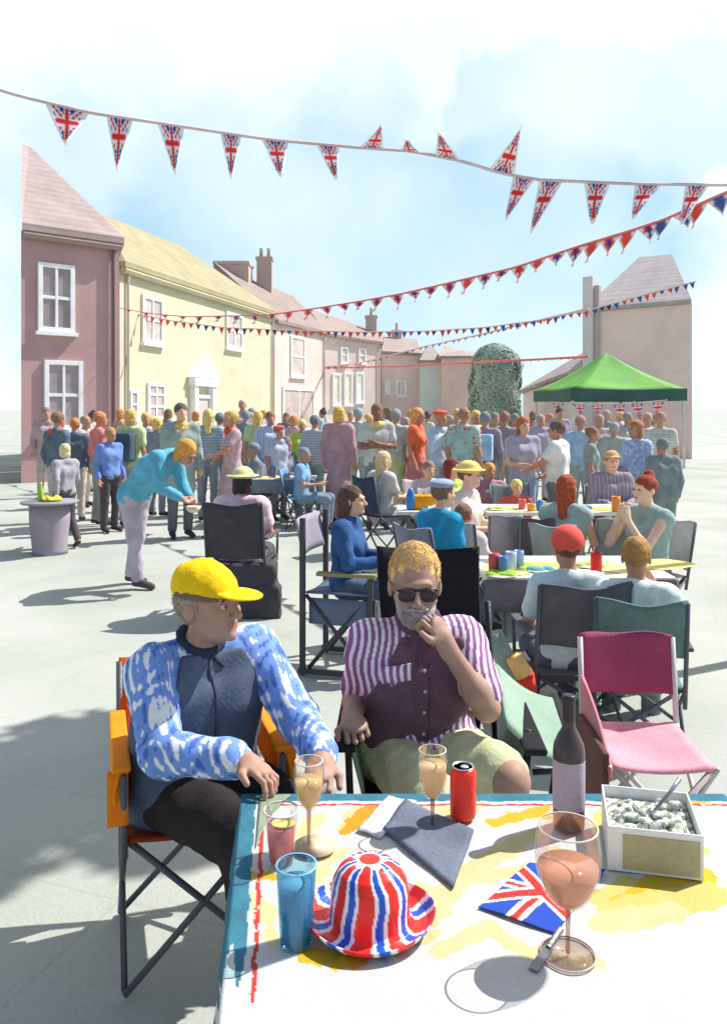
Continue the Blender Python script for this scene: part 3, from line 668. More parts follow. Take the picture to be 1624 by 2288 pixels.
chimney(A4, 829, 705, 742, 55, .75, (185,170,165), 1)
fe = Facade(852, 51, 938, 51.5)
A5 = house('pink_terrace_house', 'pink terrace house with two small white windows near the middle', fe, 5.3, 5.2, 6, (222,200,190), [W(858, 752, 56), W(930, 758, 56)], (204,184,174))
fe.window(A5, 858, 850, 872, 880, 1, 1, glass_c=(232,232,226), fw=.12); fe.window(A5, 884, 850, 908, 885, 2, 1, glass_c=(210,212,208), fw=.12)
chimney(A5, 886, 738, 762, 56, .7, (200,182,172), 1)
ff = Facade(938, 50.5, 986, 50.5)
A6 = house('sage_house', 'narrow grey green fronted house between two pink ones', ff, 4.7, 4.7, 5, (206,212,204), [W(952, 775, 55), W(968, 775, 55)], (200,184,176))
fg = Facade(986, 49.5, 1056, 48)
A7 = house('russet_house', 'dusky pink house standing beside the clipped tree', fg, 4.9, 4.8, 5, (212,190,180), [W(990, 770, 54), W(1030, 782, 54)], (205,188,178))
# right-hand side
fh = Facade(1312, 31, 1545, 28.5)
A8 = house('gable_house', 'tall pale pink house at the right edge with a grey chimney breast', fh, 5.5, 5.5, 4.5, (230,202,198), [W(1428, 574, 34), W(1500, 568, 32.5)], (216,206,204), back=(.30,.95,0))
cb = MB(); fh.bar(cb, -.10, .30, 0, W(1325, 620, 31)[2], -.2, .25); cb.build('chimney_breast', wallm((205,198,196)), A8, bevel=.02)
cb = MB(); fh.bar(cb, .305, .50, 3.0, W(1325, 640, 31)[2], -.1, .12); cb.build('drainpipe_shaft', wallm((178,166,168)), A8, bevel=.02)
fi = Facade(1168, 42, 1312, 33)
A9 = house('lean_to_house', 'low pale building with a sloping roof behind the green gazebo', fi, 2.6, 3.4, 3.0, (224,210,204), [W(1222, 845, 44), W(1345, 762, 36)], (216,200,194), back=(.9,.45,0))

def downpipe(fc_, t, root, z, c=(200,192,184)):
    p = fc_.a+fc_.u*t+fc_.n*.07; MB().tube([(p[0], p[1], .05), (p[0], p[1], z-.35), (p[0]+fc_.n[0]*.06, p[1]+fc_.n[1]*.06, z-.12)], .045, 8).build('downpipe', paintm(pc(*c)), root, smooth=True)
downpipe(fa, fa.L-.18, A1, 6, (120,96,96)); downpipe(fb, .35, A2, 6); downpipe(fb, fb.L-.3, A2, 6); downpipe(fc, fc.L-.2, A3, 5.9); downpipe(fd, fd.L-.2, A4, 5.8)
# ------------------------------------------------------------------ clipped tree
def leaf_crown(fn_pts, size, mat, parent, name='crown', tilt=.22):
    V = []; Fc = []; n = 0
    for p in fn_pts:
        rd_ = nrm(A(p[0], p[1], (p[2]-3.6)*.6 if p[2] > 3.6 else 0)+rng.normal(size=3)*tilt); d = nrm(np.cross(rd_, rng.normal(size=3))); e = nrm(np.cross(rd_, d)); s = size*rng.uniform(.6, 1.3)
        V += [p-d*s-e*s*.1, p+e*s*.55, p+d*s, p-e*s*.55]; Fc.append((n, n+1, n+2, n+3)); n += 4
    return MB().add(V, Fc).build(name, mat, parent)
tr = thing('clipped_tree', 'rounded grey green clipped tree at the end of the square', 'tree', (GX(1106, 38), 38, 0))
pts = []
while len(pts) < 30000:
    z = rng.uniform(1.0, 4.85); r = 1.18*(1 if z < 3.7 else math.sqrt(max(0, 1-((z-3.7)/1.15)**2))); a = rng.uniform(0, 2*math.pi)
    q = r*(1+.07*math.sin(3*a+z*2.2)+.05*math.sin(7*a-z*4))*(rng.uniform(.75, 1.02))
    pts.append(A(q*math.cos(a), q*math.sin(a), z))
leaf_crown(pts, .075, wash(pc(170,186,170), var=.16, scale=1.2, grain=6, bump=0, name='foliage'), tr)
trk = MB().tube([(0,0,0),(0.03,0,1.2),(0,0,3.2)], [.16,.13,.06], 10)
for a in range(7): trk.tube([(0,0,1.2+a*.25), (.8*math.cos(a*2.4), .8*math.sin(a*2.4), 2.0+a*.3)], [.05,.02], 6)
trk.build('trunk', wash(pc(110,95,85), name='bark'), tr, smooth=True)
for (px, d, zz, r, lab) in ((1508, 30, 1.9, .55, 'small grey green bush showing at the right edge of the gazebo roof'),):
    t = thing('bush', lab, 'bush', (GX(px, d), d, 0)); ps = []
    while len(ps) < 2200:
        v = rng.normal(size=3); v = nrm(v)*rng.uniform(.6, 1); ps.append(A(v[0]*r, v[1]*r, zz+v[2]*.42+.2))
    leaf_crown(ps, .08, wash(pc(186,200,186), var=.3, scale=1.6, grain=6, bump=0, name='foliage'), t)
    MB().tube([(0,0,0),(0,0,zz+.1)], [.05,.03], 8).build('trunk', wash(pc(110,95,85), name='bark'), t, smooth=True)

# unseen tree added at right to cast shade on the near left paving
st_ = thing('added_shade_tree', 'slender tree added out of view on the right to shade the left paving', 'tree', (3.75, 6.15, 0))
ps = []
cl_ = [(-.45,-.1,6.1,.50),(-.2,.45,6.6,.55),(-.3,-.6,6.9,.45),(.1,.1,7.3,.5),(.35,-.3,6.4,.45),(.3,.5,7.0,.4)]
while len(ps) < 8000:
    c_ = cl_[rng.integers(len(cl_))]; v = nrm(rng.normal(size=3))*c_[3]*rng.uniform(.3, 1); ps.append(A(c_[0], c_[1], c_[2])+v)
leaf_crown(ps, .085, wash(pc(120,140,90), var=.3, scale=1.6, grain=6, bump=0, name='foliage'), st_, tilt=2)
tk = MB().tube([(0,0,0),(.03,0,2.5),(0,.02,5.0),(.0,0,7.0)], [.07,.055,.04,.015], 9)
for c_ in cl_: tk.tube([(0,.0,c_[2]-1.0),(c_[0]*.6,c_[1]*.6,c_[2]-.4),(c_[0],c_[1],c_[2])], [.025,.018,.008], 6)
tk.build('trunk', wash(pc(110,95,85), name='bark'), st_, smooth=True)
# ------------------------------------------------------------------ green gazebo
gz = thing('gazebo', 'green pop up gazebo with a pyramid roof and dark valance', 'gazebo', (GX(1352, 25.5), 25.5, 0), .10)
hw = 1.76; ze = H-(872-HY)/F*25.5; zv = H-(898-HY)/F*25.5; zp = H-(790-HY)/F*26
gp = MB(); nn = 8
for i in range(4):
    a0 = math.pi/4+i*math.pi/2; a1 = a0+math.pi/2; c0 = A(math.cos(a0), math.sin(a0), 0)*hw*1.414; c1 = A(math.cos(a1), math.sin(a1), 0)*hw*1.414
    def fn(u, v, c0=c0, c1=c1):
        e = c0+(c1-c0)*u; p = e*(1-v); z = ze+(zp-ze)*v-.13*math.sin(math.pi*v)*(1-.5*abs(u-.5)); return (p[0], p[1], z-.05*math.sin(math.pi*u)*(1-v))
    gp.grid(fn, 10, 8)
gp.build('canopy', wash(pc(98,160,62), rough=.7, var=.25, scale=.8, grain=30, bump=.05, name='green_canvas'), gz, smooth=True, solid=.01)
va = MB()
for i in range(4):
    a0 = math.pi/4+i*math.pi/2; a1 = a0+math.pi/2; c0 = A(math.cos(a0), math.sin(a0), 0)*hw*1.425; c1 = A(math.cos(a1), math.sin(a1), 0)*hw*1.425
    va.grid(lambda u, v, c0=c0, c1=c1: tuple((c0+(c1-c0)*u)+A(0,0,ze+.02+(zv-ze)*v-.05*math.sin(math.pi*u)*(1-v))), 16, 3)
va.build('valance', wash(pc(58,92,84), rough=.7, var=.15, scale=1, name='dark_canvas'), gz, solid=.01)
for sx_, sy_ in ((1,1),(1,-1),(-1,1),(-1,-1)):
    MB().box((sx_*hw*.97, sy_*hw*.97, ze/2), (.06,.06,ze)).build('leg', wash(pc(205,205,205), rough=.4, metal=.0, name='leg'), gz)
MB().tube([(.35,-hw*.2,0),(.35,-hw*.2,zp-.4)], .035).build('centre_pole', wash(pc(95,100,90), name='pole'), gz, smooth=True)

# ------------------------------------------------------------------ bunting
cord_m = wash(pc(206,188,186), name='cord')
def tri(P0, P1, T, n, bend=.0):
    P0, P1, T = map(np.array, (P0, P1, T)); V = []; Fc = []; idx = {}; UV = []
    nrmv = nrm(np.cross(P1-P0, T-P0)); L0 = np.linalg.norm(P1-P0)
    for i in range(n+1):
        v = i/n; m_ = max(1, n-i)
        for j in range(n+1-i):
            u = j/m_ if n-i > 0 else .5; a = P0+(P1-P0)*u; p = a+(T-a)*v + nrmv*bend*L0*math.sin(v*3+u*2)*v
            idx[(i, j)] = len(V); V.append(p); UV.append((u-.5, v))
    for i in range(n):
        for j in range(n-i):
            Fc.append((idx[(i,j)], idx[(i,j+1)], idx[(i+1,j)]))
            if j < n-i-1: Fc.append((idx[(i,j+1)], idx[(i+1,j+1)], idx[(i+1,j)]))
    return V, Fc, np.array(UV)
def flag(P0, P1, T, n, parent, big=False, red=False):
    V, Fc, UV = tri(P0, P1, T, n, .16)
    m = MB().add(V, Fc); me = m.mesh('flag')
    u, v = UV[:, 0]*2, UV[:, 1]; x = u*(1-v)      # -1..1 across, straight down
    if big: C = uj(x*1.15, (v-.36)*2.3, .8); mm_ = (np.abs(x) > (1-v)*.80-.02) | (v > .86); C[mm_] = pc(240,238,240)
    elif n < 10 and not red:
        r_ = random.random(); C = np.tile(np.array(pc(226,86,74) if r_ < .55 else (pc(70,96,166) if r_ < .85 else pc(110,44,70))), (len(x), 1)); C[v > .8] = pc(232,160,150)
    else:
        C = uj(x*1.1, (v-.33)*2.0, .8)
        if red:
            r_ = random.random(); C[:] = pc(228,80,66) if r_ < .88 else pc(70,92,160)
            if n >= 7 and random.random() < .30: C = uj(x*1.1, (v-.33)*2.0, .7)
            C[(np.hypot(x, (v-.3)*1.3) < .27) & (r_ < .55)] = pc(50,60,130)
            C[(np.abs(x) > (1-v)*.62) & (v > .12)] = pc(240,222,220)
    Cc = np.ones((len(V), 4), np.float32); Cc[:, :3] = C
    at = me.color_attributes.new('Col', 'FLOAT_COLOR', 'POINT'); at.data.foreach_set('color', Cc.ravel())
    return link('flag', me, VCOL(var=.12), parent, solid=.003)
def bunting(label, knots, d0, d1, sag_r=.008, flags=None, nfl=0, wpx=16, hpx=20, skip=.0, red=False, r=.01, lo=0, hi=1, n=7):
    """knots = (px,py) along the cord; 1/depth runs linearly along it from d0 to d1"""
    k = np.array(knots, float); x0, x1 = k[0, 0], k[-1, 0]
    def pt(px, dy=0): 
        t = (px-x0)/(x1-x0); d = 1/((1-t)/d0+t/d1); return W(px, np.interp(px, k[:, 0], k[:, 1])+dy, d)
    root = thing('bunting', label, 'bunting', (0,0,0), group='strings of bunting across the square')
    xs = np.linspace(x0, x1, 60); MB().tube([pt(x) for x in xs], r, 5).build('cord', wash(pc(225,120,115), name='cord') if red else cord_m, root, smooth=True)
    if flags:
        for (a, b_, t) in flags:
            A0, B0 = pt(a), pt(b_); tt = (t[0]-x0)/(x1-x0); d = 1/((1-tt)/d0+tt/d1)
            flag(A0, B0, W(t[0], t[1], d-.12), 26, root, big=True)
    for i in range(nfl):
        c = x0+(x1-x0)*(lo+(hi-lo)*(i+.5)/nfl); t = (c-x0)/(x1-x0); wl = wpx[0]+(wpx[1]-wpx[0])*t; hl = hpx[0]+(hpx[1]-hpx[0])*t
        j = random.uniform(-.3, .3); c += wl*j*.4
        A0, B0 = pt(c-wl/2), pt(c+wl/2); d = A0[1]*.5+B0[1]*.5
        T = (A0+B0)/2+A(random.uniform(-.5,.5)*wl/F*d*.6, random.uniform(-.6,.2)*hl/F*d*.5, -hl/F*d*random.uniform(.7,1.15))
        flag(A0, B0, T, n, root, red=red)
    return root
F1 = [(100,200,(150,328)),(238,298,(262,386)),(352,412,(393,394)),(492,540,(517,402)),(584,645,(628,398)),(706,758,(752,404)),(803,856,(853,276)),(893,946,(905,316)),
      (972,1032,(978,298)),(1092,1148,(1166,280)),(1146,1194,(1128,494)),(1204,1258,(1184,524)),(1304,1364,(1322,504)),(1418,1478,(1412,492)),(1530,1584,(1520,504))]
bunting('nearest string of large white pennants printed with red and blue crosses', [(-260,120),(45,215),(200,252),(400,282),(600,312),(800,330),(920,338),(1030,360),(1120,388),(1200,402),(1400,411),(1624,414),(1900,400)], 4.6, 5.6, flags=F1, r=.011)
bunting('second string of small red pennants rising steeply to the upper right', [(268,688),(330,700),(420,708),(600,704),(700,690),(800,674),(900,656),(1030,626),(1150,598),(1240,568),(1300,548),(1400,518),(1480,492),(1530,470),(1700,395)], 23.8, 6.2, nfl=36, wpx=(12,56), hpx=(13,54), lo=0, hi=1, r=.012, red=True)
bunting('third string of tiny red and blue pennants sagging across the whole square', [(300,700),(380,716),(500,732),(650,738),(800,742),(950,740),(1080,732),(1200,716),(1320,692),(1420,664),(1555,628)], 25, 20, nfl=74, wpx=(11,13), hpx=(17,15), r=.016)
bunting('fourth string of tiny pennants rising from the far row to the right', [(726,820),(800,812),(850,800),(950,774),(1080,746),(1150,728),(1312,690)], 45.5, 23, nfl=40, wpx=(9,13), hpx=(6,9), r=.03)
bunting('fifth string of faint pink pennants nearly level above the far crowd', [(726,822),(880,819),(1100,808),(1200,803),(1312,797)], 45.5, 24.5, nfl=34, wpx=(11,15), hpx=(5,6), red=True, r=.04)
bunting('short string of flag pennants hanging under the gazebo valance', [(1225,898),(1300,904),(1390,902),(1490,894)], 23.6, 23.2, nfl=6, wpx=(26,26), hpx=(38,38), r=.012, n=16)
# ------------------------------------------------------------------ near table and what stands on it
TH = .72
def T(px, py): # a point on the table top
    d = (H-TH)*F/(py-HY); return A(GX(px, d), d, TH)
tab = thing('table', 'near white table with a blue and red bordered cloth', 'table', (.34, 1.60, 0))
cx, cy = .34, 1.60
MB().box((.055, 0, TH-.028), (1.06, 1.04, .03)).build('tabletop', wash(pc(190,180,165), name='wood'), tab, bevel=.006)
for sx_, sy_ in ((1,1),(1,-1),(-1,1),(-1,-1)):
    MB().tube([(sx_*.48+.05, sy_*.46, .0), (sx_*.48+.05, sy_*.46, TH-.04)], .018).build('leg', wash(pc(120,120,125), name='tube'), tab, smooth=True)
fl, fr_, nr, nl = A(-.322, 2.155), A(.96, 2.155), A(.98, 1.02), A(-.205, 1.02)
def cl_fn(u, v):   # u across 0..1 , v from far 0 to near 1, beyond = hanging
    uc, vc = min(1, max(0, u)), min(1, max(0, v)); p = (fl*(1-uc)+fr_*uc)*(1-vc)+(nl*(1-uc)+nr*uc)*vc
    du = (u-uc)*1.28; dvv = (v-vc)*1.13; drop = math.hypot(du, dvv)
    z = TH+.002+.0012*math.sin(u*31+v*11)*math.sin(v*23)-drop*.98
    rip = .012*math.sin((u+v)*40)*min(1, drop*9)
    return (p[0]+math.copysign(1, du)*(.004+rip+drop*.08)*(du != 0), p[1]-math.copysign(1, dvv)*(.004+rip+drop*.08)*(dvv != 0), z)
m = MB().grid(cl_fn, 460, 400, -.10, 1.10, -.08, 1.08); me = m.mesh('tablecloth')
NU, NV = 461, 401
uu = np.repeat(np.linspace(-.10, 1.10, NU), NV); vv = np.tile(np.linspace(-.08, 1.08, NV), NU)
Pv = verts_of(me); sxp = 812+Pv[:,0]/Pv[:,1]*F
C = np.ones((len(uu), 4), np.float32); C[:, :3] = pc(238,238,236)
def nz1(a, b, f, s):  # smooth value wobble
    return np.sin(a*f+s)*np.sin(b*f*1.3+s*2)+.6*np.sin(a*f*2.3-b*f*1.7+s*3)+.35*np.sin(a*f*5.1+b*f*4.3+s)
X_, Y_ = Pv[:,0], Pv[:,1]
def stroke(p, q, w, col, s):     # brush-like printed stroke on the cloth between two table points
    a, b = T(*p)[:2], T(*q)[:2]; ba = b-a; L_ = ba@ba; t = np.clip(((X_-a[0])*ba[0]+(Y_-a[1])*ba[1])/L_, 0, 1)
    d = np.hypot(X_-a[0]-t*ba[0], Y_-a[1]-t*ba[1])+.005*nz1(X_*3, Y_*3, 22, s); msk = d < w
    f = .85+.15*np.clip(1-d/w, 0, 1); C[msk, :3] = (np.array(pc(*col)))[None, :]*f[msk, None]**0+0*C[msk, :3]
pale, mid, deep, org = (240,228,172), (244,222,130), (248,200,50), (250,170,44)
for i, (p, q, w, c) in enumerate([
  ((640,1905),(705,1830),.026,pale), ((770,1850),(800,1812),.022,pale), ((775,1855),(830,1808),.021,org), ((700,1960),(760,1905),.020,pale),
  ((1000,1830),(1060,1800),.03,pale), ((1105,1838),(1215,1812),.022,deep), ((1140,1820),(1225,1828),.012,deep), ((960,1810),(1010,1805),.02,pale),
  ((1080,1925),(1190,1868),.026,pale), ((1000,1960),(1150,1900),.024,pale), ((980,2000),(1090,1930),.022,pale), ((1060,1965),(1200,1940),.022,pale), ((960,2060),(1030,1985),.018,pale),
  ((985,2128),(1090,2075),.022,pale), ((1090,2075),(1165,2125),.022,pale), ((940,1985),(985,2010),.02,pale),
  ((1240,1900),(1330,1930),.016,pale), ((930,1870),(1000,1850),.014,pale), ((700,2030),(740,2090),.014,pale), ((1180,2130),(1330,2150),.02,pale), ((600,2060),(610,2110),.014,pale), ((1400,1930),(1560,1900),.02,mid), ((880,2110),(960,2090),.02,pale), ((1330,1850),(1350,1810),.014,mid),
  ((690,2135),(790,2150),.024,deep), ((790,2128),(850,2135),.016,mid),
  ((1360,2015),(1560,1960),.040,deep), ((1380,2040),(1590,2000),.044,mid), ((1350,2065),(1500,2040),.034,pale),((1330,2010),(1400,1970),.02,mid),
  ((560,2010),(600,2045),.022,pale), ((560,1955),(610,1962),.014,deep), ((1480,1782),(1570,1790),.018,deep), ((720,1985),(700,1930),.01,pale)]): stroke(p, q, w, c, i)
# border bands: blue along the edge, red line inside; they fray out towards the near end
wob = .002*nz1(X_, Y_, 40, 1)
du = (uu*1.28)+wob; dvf = (vv*1.13)+wob
fray = (Y_ > 1.47+.05*np.sin(uu*260)+.03*np.sin(uu*97+1)) 
bl = np.array(pc(70,140,165)); rd = np.array(pc(228,70,62))
red = ((du > .050) & (du < .060) & (dvf > .05) & fray) | ((dvf > .055) & (dvf < .064) & (du > .05)); red &= (nz1(X_, Y_, 60, 5) > -1.2)
C[red, :3] = rd
blu = ((du < .036) & (du > -.2) & fray) | (dvf < .040); C[blu, :3] = bl*(1+.12*np.clip(nz1(X_, Y_, 30, 2), -1, 1)[blu, None])
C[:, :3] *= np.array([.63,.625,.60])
at = me.color_attributes.new('Col', 'FLOAT_COLOR', 'POINT'); at.data.foreach_set('color', C.ravel())
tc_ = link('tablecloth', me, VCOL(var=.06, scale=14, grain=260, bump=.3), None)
tag(tc_, 'white tablecloth with yellow strokes, a blue border and a thin red line', 'tablecloth')
Z0 = TH+.0045
G_ = glassm((.985,.985,.98)); GB = glassm((.36,.66,.78), refl=1.0)
def at_t(px, py): p = T(px, py); return (float(p[0]), float(p[1]), Z0)
def wine_glass(label, px, py, hgt, rb, fill, liq, bowl_h=.45, stem=True, group='stemmed wine glasses', al=.6, bot=.36):
    t = thing('wine_glass', label, 'wine glass', at_t(px, py), group=group)
    z0 = hgt*bot; prof = []
    for i in range(15):
        q = i/14; a = q*2.05; r = rb*math.sin(min(a, 2.05))*(1 if a < math.pi/2 else 1); prof.append((max(.004, r), z0+(hgt-z0)*(1-math.cos(a))/(1-math.cos(2.05))))
    MB().lathe(prof, n=40, cap=False).build('bowl', G_, t, smooth=True)
    MB().lathe([(.0045, .004), (.0042, z0*.6), (.006, z0+.004)], n=14).build('stem', glassm((.72,.60,.58)), t, smooth=True)
    MB().lathe([(rb*.82, 0), (rb*.82, .0022), (rb*.5, .004), (.006, .008)], n=40).build('foot', glassm((.93,.88,.86)), t, smooth=True)
    MB().lathe([(rb*.80, .0005), (rb*.84, .0005), (rb*.84, .003), (rb*.80, .003)], n=40, cap=False).build('foot_rim', wash(pc(196,172,166), rough=.2, name='rim'), t, smooth=True)
    lp = [(max(.001, r-.0035), z+.002) for r, z in prof if z < z0+(hgt-z0)*fill]; lp = [(0.0005, lp[0][1])]+lp; lp.append((.0005, lp[-1][1]+.0002))
    MB().lathe(lp, n=40).build('wine', liquidm(liq, al), t, smooth=True)
    MB().lathe([(prof[-1][0]-.0012, hgt-.0008), (prof[-1][0]+.0012, hgt-.0008), (prof[-1][0]+.0012, hgt+.0012), (prof[-1][0]-.0012, hgt+.0012)], n=40, cap=False).build('rim', wash(pc(225,205,190), rough=.2, name='rim'), t, smooth=True)
    return t
wine_glass('tall wine glass of gold wine before the hands of the man in the cap', 690, 1897, .200, .036, .62, pc(232,196,130), al=.9, bot=.42)
wine_glass('narrow wine glass of pale wine beside the red can', 966, 1855, .192, .037, .80, pc(232,196,140), al=.9, bot=.36)
wine_glass('large round goblet of rose wine nearest the viewer', 1268, 2138, .240, .062, .56, pc(214,146,112), al=.93, bot=.36)
def tumbler(label, px, py, hgt, rt, rb, gm, liq=None, fill=.7, name='tumbler', tilt=None, wallt=.003):
    t = thing(name, label, 'glass', at_t(px, py)); MB().lathe([(.0005,.001),(rb*.98, .001), (rb, .004), ((rb+rt)/2, hgt/2), (rt, hgt)], n=40, cap=False).build('glass_wall', gm, t, smooth=True)
    MB().lathe([(rt-.0018, hgt-.001), (rt+.0018, hgt-.001), (rt+.0018, hgt+.0018), (rt-.0018, hgt+.0018)], n=40, cap=False).build('rim', wash(pc(120,180,210) if hgt > .14 else pc(228,208,200), rough=.2, name='rim'), t, smooth=True)
    if liq: 
        rr = lambda z: rb+(rt-rb)*z/hgt-.004
        MB().lathe([(.0005,.006),(rr(.006),.006),(rr(hgt*fill*.5),hgt*fill*.5),(rr(hgt*fill),hgt*fill),(.0005,hgt*fill)], n=40).build('drink', liquidm(liq, .85), t, smooth=True)
    return t
tu = tumbler('clear tumbler of pink fruit drink behind the blue tumbler', 628, 1930, .118, .039, .029, G_, pc(205,120,120), .72)
MB().lathe([(.0005,.0),(.027,.0),(.027,.004),(.0005,.004)], (.006,-.004,.088), 20, sy=.8).build('lemon_slice', wash(pc(232,212,120), name='fruit'), tu, bevel=.001)
for k_, (a_, b_) in enumerate(((-.014,.012),(.012,.014))): MB().box((a_, b_, .083), (.014,.014,.013), rotz(k_)).build('ice_cube', glassm((.95,.97,1)), tu, bevel=.003)
tb = tumbler('tall sky blue tumbler left of the flag patterned hat', 662, 2112, .150, .0385, .031, glassm((.42,.72,.85), refl=1), pc(120,178,205), .80)
# red can
cn = thing('drink_can', 'bright red drink can beside the narrow wine glass on the near table', 'can', at_t(1034, 1832))
MB().lathe([(.024,0),(.031,.008),(.0325,.014),(.0325,.115),(.030,.124),(.0265,.129)], n=40).build('can_body', wash(pc(232,58,44), rough=.32, var=.08, name='can'), cn, smooth=True)
MB().lathe([(.0265,.129),(.0272,.132),(.0255,.1325),(.024,.128),(.0005,.128)], n=40).build('lid', wash((.62,.62,.63), rough=.3, metal=.8, name='alu'), cn, smooth=True)
MB().lathe([(.009,.0),(.011,.0015),(.006,.002),(.0005,.002)], (.004,0,.1285), 16).build('ring_pull', wash((.7,.7,.7), rough=.3, metal=.8, name='alu'), cn, smooth=True)
wbm = MB(); 
for i in range(9):
    a = -2.25+i*.02; wbm
# bottle
bo = thing('wine_bottle', 'dark wine bottle with a mauve grey label behind the goblet', 'bottle', at_t(1270, 1852))
MB().lathe([(.026,.0),(.0375,.004),(.0385,.012),(.0385,.185),(.036,.205),(.026,.228),(.0165,.245),(.0145,.262),(.0142,.310),(.0165,.312),(.0165,.322),(.0135,.324)], n=48).build('bottle_glass', wash(pc(74,64,66), rough=.08, var=.12, name='bottle_glass'), bo, smooth=True)
MB().lathe([(.0389,.052),(.0391,.054),(.0391,.168),(.0389,.170)], n=48, cap=False).build('label_band', wash(pc(176,164,172), rough=.8, name='label'), bo, smooth=True)
MB().lathe([(.0149,.262),(.0152,.264),(.0152,.309),(.0168,.3115),(.0170,.3225),(.012,.3255),(.0005,.3255)], n=32).build('cap_sleeve', wash(pc(50,44,46), rough=.35, name='foil'), bo, smooth=True)
# bowler hat
hp = at_t(826, 2068)
prof = [(.0005,.128),(.022,.127),(.042,.121),(.058,.108),(.068,.089),(.0725,.066),(.0735,.040),(.075,.014),(.083,.006),(.098,.004),(.112,.008),(.120,.016),(.1225,.022)]
hm = MB()
for i in range(len(prof)): pass
nn = 180; V = []; Fc = []; fine = []
for i in range(len(prof)-1):
    for k in range(6): q = k/6; fine.append((prof[i][0]*(1-q)+prof[i+1][0]*q, prof[i][1]*(1-q)+prof[i+1][1]*q))
fine.append(prof[-1])
for r, z in fine:
    for j in range(nn):
        a = j/nn*2*math.pi; V.append((r*1.06*math.cos(a), r*math.sin(a), z+.010*max(0, (r-.09)/.03)*abs(math.cos(a))**2))
for i in range(len(fine)-1):
    for j in range(nn): k = (j+1) % nn; Fc.append((i*nn+j, (i+1)*nn+j, (i+1)*nn+k, i*nn+k))
PI_ = math.pi
def hatcol(P):
    r = np.hypot(P[:,0], P[:,1]); a = np.arctan2(P[:,1], P[:,0])+.16; 
    a = a+.05*np.sin(P[:,2]*60)+.03*np.sin(r*150); k = PI_/2
    d1 = np.abs(np.mod(a+k/2, k)-k/2); d2 = np.abs(np.mod(a, k)-k/2); C = np.tile(np.array(pc(44,84,190)), (len(P), 1))
    C[d2 < .27] = pc(244,244,242); C[d2 < .16] = pc(228,52,44); C[d1 < .32] = pc(244,244,242); C[d1 < .23] = pc(228,52,44)
    C[(r < .030+.006*np.sin(a*5)) & (P[:,2] > .1)] = pc(244,244,242); C[(r < .022) & (P[:,2] > .1)] = pc(228,52,44); return C
bh = MB().add(V, Fc).build('bowler_hat', VCOL(rough=.28, var=.06, bump=.03), None, smooth=True, colfn=hatcol, solid=.0025); bh.location = hp
tag(bh, 'plastic bowler hat printed with the British flag on the tablecloth', 'hat')
hb = MB().lathe([(.0735,.018),(.0752,.019),(.0745,.034),(.0728,.034)], n=64, cap=False).build('hat_band', wash(pc(196,36,34), rough=.35, name='ribbon'), bh, smooth=True)
# grey fabric folder, napkins
def sheet(name, label, cat, pts, th, col, z=Z0, group=None, nu=14, nv=14, warp=.004, colfn=None, mat=None):
    P4 = [T(*p) for p in pts]; c = sum(P4)/4
    def fn(u, v):
        p = (P4[0]*(1-u)+P4[1]*u)*(1-v)+(P4[3]*(1-u)+P4[2]*u)*v-c; return (p[0], p[1], th/2+warp*(1+math.sin(u*5+v*3)*math.sin(v*6-u*2)))
    m = MB().grid(fn, nu, nv); o = m.build(name, mat or cloth(pc(*col)), None, smooth=True, solid=th, colfn=colfn); o.location = (c[0], c[1], z)
    return tag(o, label, cat, group)
sheet('document_folder', 'slate grey cloth folder lying between the bowler hat and the red can', 'folder', [(905,1795),(1058,1868),(1012,1992),(855,1862)], .006, (104,110,126), warp=.003)
sheet('folded_newspaper', 'pale grey folded paper lying beyond the slate folder', 'paper', [(868,1786),(930,1800),(850,1880),(798,1862)], .003, (206,210,214), warp=.003)
def njcol(P):
    u = P[:,0]/.085; v = P[:,1]/.085; return uj(u*.9+v*.35, v*1.3-u*.2)
sheet('paper_napkin', 'paper napkin printed with the British flag under the goblet', 'napkin', [(1182,1935),(1352,1952),(1240,2092),(1068,2035)], .0015, (240,240,240), nu=70, nv=70, warp=.0022, colfn=njcol, mat=VCOL(var=.05))
sheet('green_menu_card', 'narrow sage green card at the far left corner of the near table', 'card', [(582,1782),(650,1782),(600,1830),(572,1900)], .002, (135,152,125), warp=.001)
cs = MB().lathe([(.0005,0),(.036,0),(.046,.006),(.050,.008)], n=48).build('saucer', paintm(pc(226,205,170)), None, smooth=True, solid=.002); cs.location = at_t(704, 1900); tag(cs, 'small cream saucer under the tall wine glass', 'saucer'); cs.location[2] -= .0015
for o in bpy.data.objects:
    if o.name.startswith('wine_glass') and 'hands of' in o.get('label', ''): o.location[2] += .002
# salad box with fork
bx_ = thing('food_box', 'square white box of salad with a fork at the right end of the near table', 'food box', at_t(1450, 1905), -.22)
wl = paintm(pc(232,230,226)); w_, h_ = .098, .098
MB().box((0,0,.004), (2*w_,2*w_,.006)).box((-w_,0,h_/2), (.004,2*w_,h_)).box((w_,0,h_/2), (.004,2*w_,h_)).box((0,-w_-.0021,h_/2), (2*w_+.004,.004,h_)).box((0,w_+.0021,h_/2), (2*w_+.004,.004,h_)).build('box_wall', wl, bx_, bevel=.001)
MB().box((.012,-w_-.0052,h_*.46), (2*w_*.82,.002,h_*.78)).build('front_panel', wash(pc(176,168,134), name='card'), bx_)
sp = [el((rng.uniform(-.07,.07), rng.uniform(-.07,.07), .075+rng.uniform(-.006,.014)), (.016*rng.uniform(.7,1.3),.013,.008), rotz(rng.uniform(0,3)), .004) for _ in range(55)]+[bxp((0,0,.06),(.09,.09,.010),None,.003)]
link('salad', sdf_mesh('salad', sp, .0022, colfn=lambda P: np.where((nz1(P[:,0]*2, P[:,1]*2, 60, 1) > .3)[:,None], pc(120,124,118), np.where((nz1(P[:,0]*2, P[:,1]*2, 45, 4) > .4)[:,None], pc(168,172,146), pc(206,208,200)))), VCOL(), bx_)
